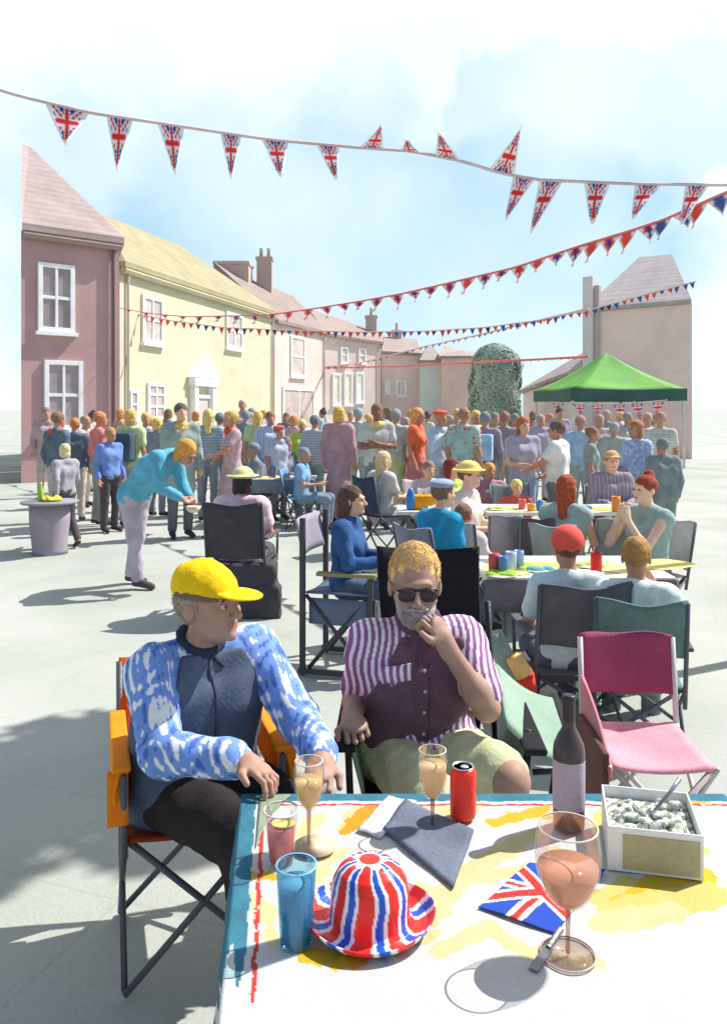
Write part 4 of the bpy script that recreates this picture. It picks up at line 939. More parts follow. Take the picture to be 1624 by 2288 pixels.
MB().tube([(.0,-.01,.085),(.05,.035,.125),(.075,.055,.150)], [.004,.004,.0055], 8).build('fork', wash(pc(140,140,145), rough=.3, metal=.5, name='steel'), bx_, smooth=True)
# a knife at the near end
kn = MB().box((0,0,.002), (.018,.075,.003)).tube([(0,.035,.002),(0,.10,.003)], [.006,.007], 8).build('table_knife', wash(pc(120,120,125), rough=.3, metal=.4, name='steel'), None); kn.location = at_t(1208, 2150); kn.rotation_euler = (0,0,-.6)
tag(kn, 'dark table knife lying at the foot of the goblet', 'knife')

def COLL(o, nk, Rf, c):
    P = [nk+Rf@A(.066*math.sin(a), -.062*math.cos(a)-.012, .052-.055*(.5+.5*math.cos(a))**1.5+.012) for a in np.linspace(-math.pi, math.pi, 17)]
    pr = [rc(P[i], P[i+1], .014, .014, .008) for i in range(16)]
    f = P[8]; pr += [rc(f, f+Rf@A(.045,-.012,-.045), .011, .007, .008), rc(f, f+Rf@A(-.045,-.012,-.045), .011, .007, .008), rc(f, f+Rf@A(0,-.03,-.09), .008, .006, .006)]
    link('collar', sdf_mesh('collar', pr, .0045), cloth(pc(*c)), o)
# ------------------------------------------------------------------ man in the yellow cap
def sleeve_pr(J, s, f=1.0, g=.88, ex=0):
    S_, E_, W_ = J['sh'+s], J['el'+s], J['wr'+s]
    pr = [rc(S_, S_+(E_-S_)*f, .062+ex, .054+ex, .03)]
    if f >= 1: pr += [rc(E_, E_+(W_-E_)*g, .053+ex, .040+ex, .02)]
    return pr
M1 = A(-.55, 2.60, 0)
f1 = nrm(A(.46,-.88,0)); l1 = np.cross(A(0,0,1), f1)
J1 = dict(pel=A(-.55,2.60,.56), che=A(-.525,2.58,.82), nek=A(-.520,2.575,.985), head=A(-.482,2.52,1.142), hR=frame((.86,-.50,.04)),
    shL=A(-.363,2.67,.960), shR=A(-.655,2.485,.945), elL=A(-.205,2.52,.785), elR=A(-.575,2.30,.770), wrL=A(-.118,2.285,.765), wrR=A(-.335,2.215,.785),
    cuL=.7, cuR=.55, hdL=A(-.05,-.95,-.22), hdR=A(.80,-.55,-.12), pnL=A(-.2,-.1,-1), pnR=A(-.1,-.2,-1), hh=1.0, hs=1.0)
J1['hipL'] = J1['pel']+l1*.095+A(0,0,-.02); J1['hipR'] = J1['pel']-l1*.095+A(0,0,-.02)
for s in 'LR':
    sd = 1 if s == 'L' else -1; J1['kn'+s] = A(-.325,2.275,.535) if sd < 0 else A(-.15,2.36,.535); J1['an'+s] = A(J1['kn'+s][0]+.06, J1['kn'+s][1]-.03, .10); J1['to'+s] = J1['an'+s]+A(.11,-.10,-.06)
def local(J, o): return {k: (v-o if isinstance(v, np.ndarray) and k[:2] in ('pe','ch','ne','he','sh','el','wr','hi','kn','an','to') else v) for k, v in J.items()}
K1 = local(J1, M1)
def facecol(J, base, lip, stub=None, nose=None):
    hc, R, hs = J['head'], J['hR'], J.get('hs', 1)
    def f(P):
        q = ((P-hc)@R)/hs; C = np.tile(np.array(base), (len(P), 1))
        def blend(m, c): 
            m = np.clip(m, 0, 1)[:, None]; C[:] = C*(1-m)+np.array(c)*m
        near = (np.linalg.norm(q, axis=1) < .16)
        if stub is not None: blend(near*np.clip(1.4-np.hypot(q[:,0]/.062, (q[:,2]+.085)/.050), 0, 1)*(q[:,1] < -.02)*2.2, stub)
        blend(near*(1.5-np.sqrt((q[:,0]/.026)**2+((q[:,2]+.059)/.0115)**2+((q[:,1]+.095)/.02)**2)), lip)
        for sx in (-1, 1):
            blend(near*.5*(1.3-np.sqrt(((q[:,0]-sx*.045)/.025)**2+((q[:,2]+.025)/.022)**2+((q[:,1]+.08)/.03)**2)), np.array(base)*A(1.03,.85,.82))
        if nose is not None: blend(near*.6*(1.3-np.sqrt((q[:,0]/.018)**2+((q[:,2]+.025)/.02)**2+((q[:,1]+.11)/.02)**2)), nose)
        return C
    return f
def fore_person(J, K, M, label, skin, lip, stub, res=.0040, b=1.03):
    G = body_groups(K, b, False, True)
    allp = sum((G[k] for k in ('pelvis','torso','neck','head','uarm','farm','hand','thigh','calf','foot')), [])
    o = link('person', sdf_mesh('body', allp, res, carve=G['hcarve'], colfn=facecol(K, skin, lip, stub, None)), VCOL(rough=.55, var=.10, scale=14, grain=240, bump=.12), loc=tuple(M))
    tag(o, label, 'person')
    return o, G
def eyes(o, K, lash=(70,55,50)):
    hc, R, hs = K['head'], K['hR'], K.get('hs', 1)
    for s in (-1, 1):
        c = hc+R@(A(s*.031,-.0845,.004)*hs)
        e = link('eye', sdf_mesh('eye', [el(c, A(.0112,.0112,.0085)*hs, R, .002)], .0022, colfn=lambda P, c=c: np.where((np.linalg.norm(P-(c+R@A(0,-.0125*hs,0)), axis=1) < .0066*hs)[:,None], pc(60,50,45), pc(196,184,174))), VCOL(rough=.2, var=.02), o)
        q = [hc+R@(A(s*x,-.093-.004*(1-abs(x-.032)/.02),z)*hs) for x, z in ((.014,.024),(.026,.029),(.040,.028),(.050,.021))]
        MB().tube(q, [.0022,.0035,.0032,.0015], 6).build('eyebrow', wash(pc(*lash), name='hair'), o, smooth=True)
man1, G1 = fore_person(J1, K1, M1, 'man in a yellow cap, slate gilet and blue patterned shirt on the orange chair', pc(176,138,118,.95), pc(156,112,98), pc(168,138,124))
eyes(man1, K1)
up1 = nrm(K1['che']-K1['pel'])
def blot(P):   # blue and white blotched shirt cloth
    a = nz1(P[:,0]+P[:,2]*.4, P[:,1]-P[:,2]*.8, 62, 1.3)+.8*np.sin(P[:,2]*95+4*np.sin(P[:,0]*40)+2*np.sin(P[:,1]*55))
    c = np.where((a > -.75)[:,None], np.where((a > 1.15)[:,None], pc(78,108,180), pc(118,152,218)), pc(240,243,248))
    return c
shirt = G1['torso']+G1['pelvis']+sleeve_pr(K1,'L',1,.90)+sleeve_pr(K1,'R',1,.90)
link('patterned_shirt', sdf_mesh('shirt', shirt, .0042, .012, clips=[(K1['pel']-up1*.10, -up1)], warp=fold(.0045, 38, 1), colfn=blot), VCOL(var=.12, scale=12, grain=200), man1)
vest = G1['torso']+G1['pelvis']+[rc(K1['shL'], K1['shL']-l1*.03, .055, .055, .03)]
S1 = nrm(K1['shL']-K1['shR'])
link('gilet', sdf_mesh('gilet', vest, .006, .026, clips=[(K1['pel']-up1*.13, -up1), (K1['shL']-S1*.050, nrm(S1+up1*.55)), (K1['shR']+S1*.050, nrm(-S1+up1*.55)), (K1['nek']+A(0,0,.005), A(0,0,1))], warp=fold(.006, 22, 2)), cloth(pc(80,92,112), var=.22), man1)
nk = K1['nek']
COLL(man1, nk, frame(f1), (44,52,72))
for s in 'LR':
    E_, W_ = K1['el'+s], K1['wr'+s]; c0 = E_+(W_-E_)*.86; c1 = E_+(W_-E_)*.96
    link('cuff', sdf_mesh('cuff', [rc(c0, c1, .044, .042, .01)], .0045, colfn=blot), VCOL(var=.12), man1)
tro = G1['pelvis'][:]
for s in 'LR': tro += [rc(K1['hip'+s], K1['kn'+s], .096, .074, .04), rc(K1['kn'+s], K1['an'+s]+A(0,0,.03), .072, .055, .03)]
link('trousers', sdf_mesh('trousers', tro, .007, .012, warp=fold(.004, 30, 5)), cloth(pc(44,38,38)), man1)
for fi in (0, 2): link('shoe', sdf_mesh('shoe', [(p[0], p[1], p[2], p[3]+.010, p[4]+.010, .02) for p in G1['foot'][fi:fi+2]], .007, clips=[((0,0,.006),(0,0,-1))]), cloth(pc(70,64,62)), man1)
hc, R, hs = K1['head'], K1['hR'], K1['hs']; q = lambda x, y, z: hc+R@(A(x, y, z)*hs)
link('hair', sdf_mesh('hair', [el(q(0,.022,.020), A(.083,.098,.090)*hs, R, .01)], .004, clips=[(q(0,0,.045), R@A(0,0,1)), (q(0,.0,-.04), R@nrm(A(0,-.45,-1))), (q(0,-.015,0), R@A(0,-1,0))], warp=fold(.002, 140)), wash(pc(160,140,128), var=.3, scale=40, name='hair'), man1)
Rt = R@Matrix.Rotation(-.10, 3, 'X').__array__() if hasattr(Matrix, '__array__') else R@np.array(Matrix.Rotation(-.10, 3, 'X'))
capo = link('cap', sdf_mesh('cap', [el(q(0,.014,.040), A(.090,.108,.094)*hs, R, .02), el(q(0,.045,.075), A(.075,.075,.06)*hs, R, .03)], .0042, clips=[(q(0,0,.030), R@nrm(A(0,.10,-1)))], warp=fold(.002, 55, 3)), cloth(pc(248,196,20), var=.14), man1)
link('brim', sdf_mesh('brim', [el(q(0,-.120,.040), A(.068,.078,.008)*hs, R@np.array(Matrix.Rotation(.12, 3, 'X')), .01)], .0035, clips=[(q(0,-.07,0), R@A(0,1,0))], warp=lambda X, Y, Z: 0*X+0*Y+0*Z), cloth(pc(248,190,16), var=.1), capo)
link('cap_shade', sdf_mesh('cap_shade', [el(q(.0,.014,.036), A(.0925,.1105,.090)*hs, R, .02)], .0042, clips=[(q(0,0,.028), R@nrm(A(0,.10,-1))), (q(0,0,.052), R@nrm(A(0,-.25,1)))]), cloth(pc(118,98,78), var=.14), capo)  # grey-brown shadow on the cap's side, painted as a dark band
link('button', sdf_mesh('button', [el(q(0,.03,.138), A(.009,.009,.006)*hs, R, .004)], .002), cloth(pc(248,196,20)), capo)

# ------------------------------------------------------------------ man in sunglasses
M2 = A(.19, 2.85, 0)
J2 = dict(pel=A(.185,2.86,.56), che=A(.190,2.82,.81), nek=A(.188,2.80,.985), head=A(.176,2.755,1.150), hR=frame((.02,-1,-.10)),
    shL=A(.350,2.81,.950), shR=A(.025,2.78,.950), elL=A(.402,2.63,.775), elR=A(-.020,2.88,.715), wrL=A(.268,2.60,.985), wrR=A(-.040,2.655,.735),
    hdL=A(-.40,-.02,.92), pnL=A(-.75,.55,-.25), cuL=1.15, tsL=1, hdR=A(.22,-.95,-.05), pnR=A(.1,0,-1), cuR=1.45, hh=1.02, hs=1.07,
    hipL=A(.285,2.85,.545), hipR=A(.090,2.87,.545), knL=A(.445,2.46,.615), knR=A(.245,2.44,.52), anL=A(.42,2.50,.19), anR=A(.22,2.40,.10), toL=A(.44,2.36,.13), toR=A(.22,2.25,.04))
K2 = local(J2, M2)
man2, G2 = fore_person(J2, K2, M2, 'man in dark sunglasses and purple striped shirt with his hand on his chin', pc(174,138,120,.95), pc(150,106,100), pc(150,140,142))
up2 = nrm(K2['che']-K2['pel']); S2 = nrm(K2['shL']-K2['shR'])
def stripes(P):
    u = P@S2+.25*np.abs(P[:,2]-.9)*0+.008*np.sin(P[:,2]*30); a = np.mod(u/.023, 1)
    return np.where((a < .55)[:,None], pc(150,92,146), pc(238,234,240))
sh2 = G2['torso']+G2['pelvis']+sleeve_pr(K2,'L',.80,1,-.002)+sleeve_pr(K2,'R',.86,1,-.002)+[rc(K2['pel'], K2['pel']-A(0,.04,.05), .135, .145, .05), rc(K2['hipL'], K2['hipL']+(K2['knL']-K2['hipL'])*.25, .10, .10, .04)]
cutL = nrm(K2['elL']-K2['shL'])
link('striped_shirt', sdf_mesh('shirt', sh2, .0040, .013, clips=[(K2['pel']-A(0,.03,.105), nrm(A(.0,-.75,-.7)))], warp=fold(.005, 34, 1), colfn=stripes), VCOL(var=.10, scale=12, grain=220), man2)
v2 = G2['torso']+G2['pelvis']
link('shaded_shirt_front', sdf_mesh('shaded_shirt_front', v2, .0055, .025, clips=[(K2['pel']+up2*.015, -up2), (K2['shL']-S2*.012, nrm(S2+up2*.22)), (K2['shR']+S2*.075, nrm(-S2+up2*.60)), (K2['nek']+A(0,0,-.005), A(0,0,1))], warp=fold(.007, 24, 4)), cloth(pc(106,78,92), var=.25), man2)  # shaded front of the striped shirt, put into a plain mauve shell
pk = K2['che']+A(-.082,-.160,.055)
pob = link('pocket', MB().grid(lambda u, v: (pk[0]+(u-.5)*.10, pk[1]+.004*math.cos(u*3)+(u < .5)*(.5-u)*.03, pk[2]+(v-.5)*.055+.02*u), 40, 4).mesh('pocket'), None, man2)
paint(pob.data, stripes); pob.data.materials.append(VCOL(var=.1)); pob.name = 'pocket'; md = pob.modifiers.new('Solidify', 'SOLIDIFY'); md.thickness = .006
nk = K2['nek']; R2 = frame((0,-1,0))
COLL(man2, nk, frame((0,-1,0)), (96,74,90))
tr2 = G2['pelvis'][:]
for s in 'LR': tr2 += [rc(K2['hip'+s], K2['hip'+s]+(K2['kn'+s]-K2['hip'+s])*.86, .100, .084, .04)]
link('shorts', sdf_mesh('shorts', tr2, .0065, .012, warp=fold(.005, 34, 5)), cloth(pc(212,212,164)), man2)
for fi in (0, 2): link('shoe', sdf_mesh('shoe', [(p[0], p[1], p[2], p[3]+.010, p[4]+.010, .02) for p in G2['foot'][fi:fi+2]], .007), cloth(pc(90,84,80)), man2)
hc, R, hs = K2['head'], K2['hR'], K2['hs']
link('hair', sdf_mesh('hair', [el(q(0,.020,.040), A(.079,.096,.091)*hs, R, .01)], .004, carve=[el(q(0,-.10,-.028), A(.072,.080,.088)*hs, R, .01)], clips=[(q(0,.0,-.03), R@nrm(A(0,-.35,-1)))], warp=fold(.0022, 90)), wash(pc(222,180,116), var=.35, scale=20, bump=.5, name='hair'), man2)
link('beard', sdf_mesh('beard', [el(q(0,-.050,-.078), A(.050,.054,.040)*hs, R, .01), rc(q(-.026,-.100,-.047), q(.026,-.100,-.047), .008, .008, .008), rc(q(-.058,-.02,-.03), q(-.045,-.05,-.075), .012, .014, .02), rc(q(.058,-.02,-.03), q(.045,-.05,-.075), .012, .014, .02)], .0033, carve=[rc(q(-.018,-.112,-.060), q(.018,-.112,-.060), .0095, .0095, .004)], warp=fold(.0018, 190)), wash(pc(170,158,156), var=.25, scale=60, bump=.4, name='beard'), man2)
gl = link('sunglasses', sdf_mesh('sunglasses', [rc(q(-.060,-.097,.014), q(.060,-.097,.014), .0045, .0045, .004), rc(q(.064,-.090,.012), q(.083,.012,.010), .0035, .003, .004), rc(q(-.064,-.090,.012), q(-.083,.012,.010), .0035, .003, .004)], .0024), wash(pc(44,38,44), rough=.3, name='plastic'), man2)
for s in (-1, 1): link('lens', sdf_mesh('lens', [el(q(s*.034,-.102,-.002), A(.028,.008,.021)*hs, R, .004)], .0024), wash(pc(58,46,54), rough=.12, name='lens'), gl)

def front_line(me, cen, lat, fw, zs, tol=.012):
    P = verts_of(me).astype(float)-cen; out = []
    for z in zs:
        m = (np.abs(P[:,2]-z) < tol) & (np.abs(P@lat) < tol)
        if m.any(): Q = P[m]; i = np.argmax(Q@fw); out.append(Q[i]-lat*(Q[i]@lat)+cen+fw*.0015)
    return out
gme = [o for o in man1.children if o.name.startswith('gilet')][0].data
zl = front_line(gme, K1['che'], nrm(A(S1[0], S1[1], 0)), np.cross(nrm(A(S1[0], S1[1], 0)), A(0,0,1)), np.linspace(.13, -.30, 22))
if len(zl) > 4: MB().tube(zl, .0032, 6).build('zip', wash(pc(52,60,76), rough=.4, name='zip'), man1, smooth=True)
wme = [o for o in man2.children if o.name.startswith('shaded_shirt_front')][0].data
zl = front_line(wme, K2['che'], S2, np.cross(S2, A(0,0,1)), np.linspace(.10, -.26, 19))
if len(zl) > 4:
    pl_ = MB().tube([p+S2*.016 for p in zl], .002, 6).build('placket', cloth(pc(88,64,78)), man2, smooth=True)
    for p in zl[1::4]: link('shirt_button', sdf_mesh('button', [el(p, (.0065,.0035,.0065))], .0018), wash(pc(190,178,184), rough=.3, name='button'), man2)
hc, R, hs = K2['head'], K2['hR'], K2['hs']
hm_ = wash(pc(238,204,146), var=.3, scale=60, grain=300, bump=0, name='hair'); gm_ = wash(pc(178,164,160), var=.3, scale=90, bump=0, name='hair')
strands('hair_strands', q(0,.020,.040), R, (.080,.097,.092), lambda v: v[2] > -.045 and (v[1] > -.055 or v[2] > .042) and not (abs(v[0]) > .07 and v[1] < -.01 and v[2] < .02), 7000, .011, hm_, man2, 3, (.15,-.6,.2), .30, hs=hs)
strands('beard_hairs', q(0,-.050,-.078), R, (.050,.054,.041), lambda v: v[1] < .01 and v[2] < .022 and not (abs(v[0]) < .02 and v[1] < -.04 and v[2] > .008), 2400, .009, gm_, man2, 4, (0,-.3,-1), .5, .0009, hs=hs)
hc, R, hs = K1['head'], K1['hR'], K1['hs']
strands('hair_strands', q(0,.022,.020), R, (.083,.098,.090), lambda v: v[1] > .0 and -.075 < v[2] < .02 and not (abs(v[0]) > .07 and v[1] < .03), 1800, .016, wash(pc(170,150,138), var=.3, scale=90, bump=0, name='hair'), man1, 5, (0,.4,-1), .3, hs=hs)
# ------------------------------------------------------------------ their chairs
oc = camp_chair('orange folding camp chair under the man in the yellow cap', (float(M1[0]+.0), float(M1[1]+.06), 0), math.atan2(f1[0], -f1[1])-.16, (214,84,30), (92,92,98), w=.47, sh=.47, top=.86, arms=True, arm_c=(246,138,22), seat_c=(140,52,20), dep=.42, cat='camp chair')
# orange fabric sides below the armrests
for s in (-1, 1):
    MB().grid(lambda u, v, s=s: (s*(.245+.02*math.sin(v*3)), -.22+.46*u, .53+.15*v*(1-.12*math.sin(u*3))), 10, 6).build('side_panel', cloth(pc(246,138,22), var=.12), oc, smooth=True, solid=.012)
    MB().grid(lambda u, v, s=s: (s*(.225+.06*u), -.235+.03*math.sin(v*2), .53+.15*v), 4, 6).build('side_pouch', cloth(pc(244,130,20), var=.12), oc, smooth=True, solid=.01)
bc = thing('camp_chair', 'black high backed camp chair with green arms under the man in sunglasses', 'camp chair', (.255, 2.92, 0), -.04, 'folding camp chairs')
blk = cloth(pc(30,30,34), var=.25); grn = cloth(pc(142,166,146), var=.12); frm = wash(pc(40,40,44), rough=.4, name='tube')
MB().grid(lambda u, v: ((u-.5)*(.405-.05*(1-v))-.0+.01*math.sin(v*5), .17+.12*v+.04*math.sin(math.pi*u),   .46+.745*v-.02*math.sin(math.pi*u)*v), 14, 16).build('backrest', blk, bc, smooth=True, solid=.02)
MB().grid(lambda u, v: ((u-.5)*.50, -.25+.46*v, .455-.02*math.sin(math.pi*u)), 10, 8).build('seat', blk, bc, smooth=True, solid=.02)
MB().grid(lambda u, v: (.22+.22*v+.02*u, -.30+.46*u, .73-.13*v+.05*u-.03*math.sin(v*3.1)), 10, 10).build('arm_sling', grn, bc, smooth=True, solid=.012)
MB().tube([(.45,-.33,.60),(.47,.18,.655)], .012).tube([(.45,-.33,.60),(.30,-.32,.585)], .010).tube([(.46,0,.62),(.36,-.05,.03)], .011).build('side_rail', frm, bc, smooth=True)
for s in (-1, 1):
    ox = .27*s
    MB().grid(lambda u, v, s=s: (s*(.245+.05*v+.02*u), -.24+.46*u, .46+.20*v+(.04*u)*(v)), 10, 6).build('arm_panel', grn, bc, smooth=True, solid=.012)
    MB().box((s*.30, -.13, .675), (.075, .52, .025)).build('armrest', blk, bc, bevel=.01)
    MB().tube([(s*.27,-.26,.02), (s*.30,-.24,.69)], .012).build('leg', frm, bc, smooth=True)
    MB().tube([(s*.27,.22,.02), (s*.22,.24,1.0)], .012).build('leg', frm, bc, smooth=True)
    MB().tube([(s*.27,-.25,.03), (-s*.27,-.25,.45)], .011).build('cross_brace', frm, bc, smooth=True)
# ------------------------------------------------------------------ the crowd
PI = math.pi; L_, R_90 = PI/2, -PI/2
slate, teal, sage, mauve, coral, lime, navy, lblue = (112,128,142), (72,92,108), (122,138,128), (176,140,146), (232,122,112), (198,214,150), (56,64,84), (150,180,222)
blond, brn, orng, red, dark = (222,178,90), (130,92,66), (206,130,70), (150,62,44), (74,62,60)
# ---- left group
person('person in a red scarf and dark teal jacket standing behind the round table', 129, 11.6, rot=2.6, ht=1.72, skin='tan', top=teal, bot=(186,170,160), sleeve='long', hair='short', hcol=brn, extra='scarf', exc=(226,82,66))
person('person in a dark teal jumper left of the coral top, facing away', 168, 12.6, rot=3.4, ht=1.62, skin='tan', top=(76,94,112), bot=(190,178,166), sleeve='long', hcol=orng, hair='short')
person('tall mauve clad person at the far left below the brick house window', 104, 16, rot=.5, ht=1.80, top=(168,140,142), bot=(170,150,150), hcol=(140,110,105), sleeve='long')
person('faint mauve clad person between the teal jumper and the coral top', 190, 14.5, rot=1.4, ht=1.64, top=(186,158,154), bot=(200,186,176), hcol=(170,130,110))
person('girl with pale blond hair and black trousers striding past the round table', 146, 10.2, rot=-2.2, ht=1.32, pose='stand:walk', skin='light', top=(158,154,164), bot=(62,56,58), hcol=(222,208,150), hair='bob', sleeve='long', fem=True)
person('person in a bright coral top beside the blue topped youth', 222, 12.2, rot=2.2, ht=1.72, top=coral, bot=(152,154,146), hcol=orng, sleeve='long', fem=True)
person('youth in a blue shirt and black trousers at the foot of the brick house', 246, 11.5, rot=.9, ht=1.50, skin='tan', top=(98,134,206), bot=(60,52,54), hcol=(176,126,90), sleeve='long')
person('person in a pale lime top with a dark blue backpack, facing the cream house', 292, 12.0, rot=2.9, ht=1.76, skin='tan', top=lime, bot=(168,162,170), hcol=blond, hair='bob', extra='bag', exc=(74,88,104), fem=True)
person('blond person in a grey white top right of the blue backpack', 326, 14.0, rot=.4, ht=1.70, top=(196,204,208), bot=(158,150,160), hcol=blond)
person('person in a blue grey coat directly left of the yellow shouldered man', 352, 13.2, rot=2.8, ht=1.62, top=(118,132,148), bot=(120,130,142), hcol=(228,190,90), sleeve='long', top_kind='coat', hair='bob')
person('tall man in a grey green coat with a yellow jumper over his shoulders', 404, 11.0, rot=.5, ht=1.84, b=.95, pose='stand:drink', skin='light', top=(140,156,148), bot=(82,80,88), hcol=(84,72,68), top_kind='coat', extra='scarf', exc=(226,188,96))
person('blond person in a slate blue shirt right of the grey green coat', 466, 12.6, rot=3.3, ht=1.76, top=(128,146,160), bot=(122,132,142), hcol=(230,200,110), hair='long', sleeve='long', fem=True, pr=('stripe', (168,184,196)))
person('person in a slate shirt wearing a dark backpack, backs to the viewer', 491, 13.5, rot=3.0, ht=1.70, top=slate, bot=(110,118,128), hcol=(104,116,126), extra='bag', exc=(84,96,108))
person('woman in a mauve top and orange red scarf holding out a drink', 519, 11.2, rot=-1.2, ht=1.74, pose='stand:reach', top=(188,150,158), bot=(176,142,150), hcol=blond, extra='scarf', exc=(230,92,48), fem=True, bottom='skirt', pr=('flower', (206,176,180)))
person('taupe clad tall person before the right end of the cream house', 542, 19, rot=.2, ht=1.98, top=(180,166,156), bot=(180,166,156), hcol=(178,160,150))
person('slate clad person between the orange red scarf and the lime top', 549, 15.2, rot=3.1, ht=1.74, top=(118,134,146), bot=(110,124,134), hcol=(128,140,148))
person('woman with long blond hair in a pale green top in the middle row', 577, 14.6, rot=3.1, ht=1.72, top=(188,208,146), bot=(160,180,150), hcol=(226,186,90), hair='long', fem=True)
person('person in a light blue shirt beside a child in a red hat', 604, 13.6, rot=.3, ht=1.72, top=(164,188,230), bot=(150,160,170), hcol=brn, sleeve='long', pr=('col', (206,216,236)))
person('child in a red hat beside the person in the light blue shirt', 623, 12.8, rot=.6, ht=1.50, top=(176,186,206), bot=(140,140,150), hcol=brn, hat='beret', hatc=(232,104,96))
person('small blond person in a bright lime green top before the pink terrace', 675, 13.8, rot=.2, ht=1.58, top=(184,206,62), bot=(170,168,160), hcol=(232,206,120), fem=True)
person('person in a blue grey top with a slate face left of the pink dress', 703, 13.2, rot=2.7, ht=1.66, top=(150,166,174), bot=(130,146,152), hcol=(106,118,126), sleeve='long', pr=('stripe', (190,200,206)))
# ---- middle
person('woman in a long dusky pink dress standing with her back to the viewer', 757, 12.4, rot=2.75, ht=1.80, skin='tan', top=(178,134,142), bot=(180,138,148), hcol=(226,170,70), hair='bob', sleeve='long', bottom='dress', fem=True, b=1.08)
person('person in a pale blue shirt just right of the long pink dress', 800, 14.6, rot=3.0, ht=1.78, top=(154,170,178), bot=(142,156,152), hcol=(150,164,174), pr=('col', (196,208,216)))
person('man with crossed arms, a yellow jumper on his shoulders and dark shorts', 842, 11.8, rot=.1, ht=1.84, pose='stand:cross', skin='brown', top=(196,196,186), bot=(116,124,124), hcol=(120,88,74), extra='scarf', exc=(236,206,120), bottom='skirt')
person('person in a pale lime dress right of the man with crossed arms', 884, 12.8, rot=2.9, ht=1.76, top=(170,186,180), bot=(196,212,150), hcol=(140,156,160), bottom='dress', fem=True)
person('grey clad person standing before the pale blue doorway', 905, 14.2, rot=.5, ht=1.62, top=(164,166,170), bot=(196,206,204), hcol=(160,150,150))
person('person in an orange red top and pink skirt among pale neighbours', 931, 12.6, rot=1.2, ht=1.78, top=(234,98,52), bot=(206,120,128), hcol=(236,160,80), hair='long', fem=True, bottom='skirt')
person('person in a red cap and pale blue shirt drinking', 982, 12.2, rot=.7, ht=1.74, pose='stand:drink', top=(184,200,218), bot=(176,178,172), hat='beret', hatc=(236,100,80), hcol=orng, sleeve='long')
person('person in a mint top with red dots and dark grey trousers', 1036, 11.9, rot=2.6, ht=1.78, skin='tan', top=(156,196,184), bot=(114,120,118), hcol=(160,112,90), b=1.1, pr=('dots', (214,90,80)))
person('blond person with a yellow scarf behind the mint top', 1062, 13.4, rot=.2, ht=1.74, top=(172,196,206), bot=(160,190,210), hcol=(226,190,110), extra='scarf', exc=(234,214,110))
person('person in a dark mauve grey jacket with a pale blue bag', 1083, 12.4, rot=2.8, ht=1.72, top=(134,122,132), bot=(150,150,146), hcol=(120,126,124), sleeve='long', extra='bag', exc=(156,188,218), b=1.05)
person('person in a sage top left of the brown haired mauve jacket', 1104, 14.4, rot=.3, ht=1.70, top=(140,150,144), bot=(150,150,140), hcol=(124,130,124))
person('brown haired person in a mauve grey jacket left of the red haired woman', 1127, 12.9, rot=3.0, ht=1.72, top=(146,132,142), bot=(150,146,140), hcol=(158,108,88), sleeve='long')
person('slate green person directly behind the red haired woman', 1149, 14.8, rot=.4, ht=1.68, top=(122,136,136), bot=(130,140,136), hcol=(116,128,124))
person('woman with long red hair and lavender top holding out a plate', 1168, 10.4, rot=.25, ht=1.66, pose='stand:hold', skin='light', top=(166,164,182), bot=(142,162,192), hcol=(172,88,58), hair='long', fem=True)
person('man in a white shirt and grey trousers reaching left towards the red haired woman', 1246, 9.6, rot=-2.1, ht=1.62, pose='stand:reach', b=1.05, skin='tan', top=(228,230,228), bot=(104,112,112), hcol=(88,70,66))
person('purple grey clad person below the left corner of the gazebo', 1206, 15.2, rot=.2, ht=1.66, top=(170,160,180), bot=(168,160,170), hcol=(168,150,158))
person('person in a sky blue top standing right of the white shirted man', 1296, 12.2, rot=2.7, ht=1.66, top=(158,190,216), bot=(150,160,156), hcol=(170,126,112), sleeve='long')
person('brown haired person in profile wearing sage trousers under the gazebo', 1320, 11.0, rot=1.4, ht=1.52, top=(140,150,144), bot=(120,132,122), hcol=(150,96,66))
person('mauve pink clad person beside the gazebo pole', 1338, 14.6, rot=.1, ht=1.66, top=(186,168,170), bot=(180,168,166), hcol=(170,140,134))
person('person in a broad sage grey coat under the gazebo', 1372, 12.0, rot=3.0, ht=1.56, top=(164,170,160), bot=(160,164,152), hcol=(166,160,152), top_kind='coat', b=1.1)
person('grey clad person under the right half of the gazebo', 1400, 14.8, rot=.5, ht=1.70, top=(160,156,160), bot=(160,156,158), hcol=(136,140,138))
person('brown haired person in a pale denim shirt facing left by the gazebo', 1422, 10.0, rot=-1.2, ht=1.62, pose='stand:hold', top=(146,172,214), bot=(150,166,190), hcol=(164,104,68), hair='bob', sleeve='long', b=1.05, pr=('flower', (190,206,230)))
person('pale pink clad person behind the denim shirt', 1446, 13.6, rot=-.3, ht=1.70, top=(212,190,184), bot=(206,190,180), hcol=(190,150,130))
person('brown haired person in a beige top at the far right of the crowd', 1474, 12.4, rot=-.5, ht=1.72, top=(186,188,176), bot=(196,180,168), hcol=(168,122,98), pr=('stripe', (212,206,194)))
person('slate green clad person at the right edge behind the red bun', 1480, 9.4, rot=3.3, ht=1.42, top=(124,138,138), bot=(130,144,142), hcol=(124,136,136), sleeve='long', b=1.15)
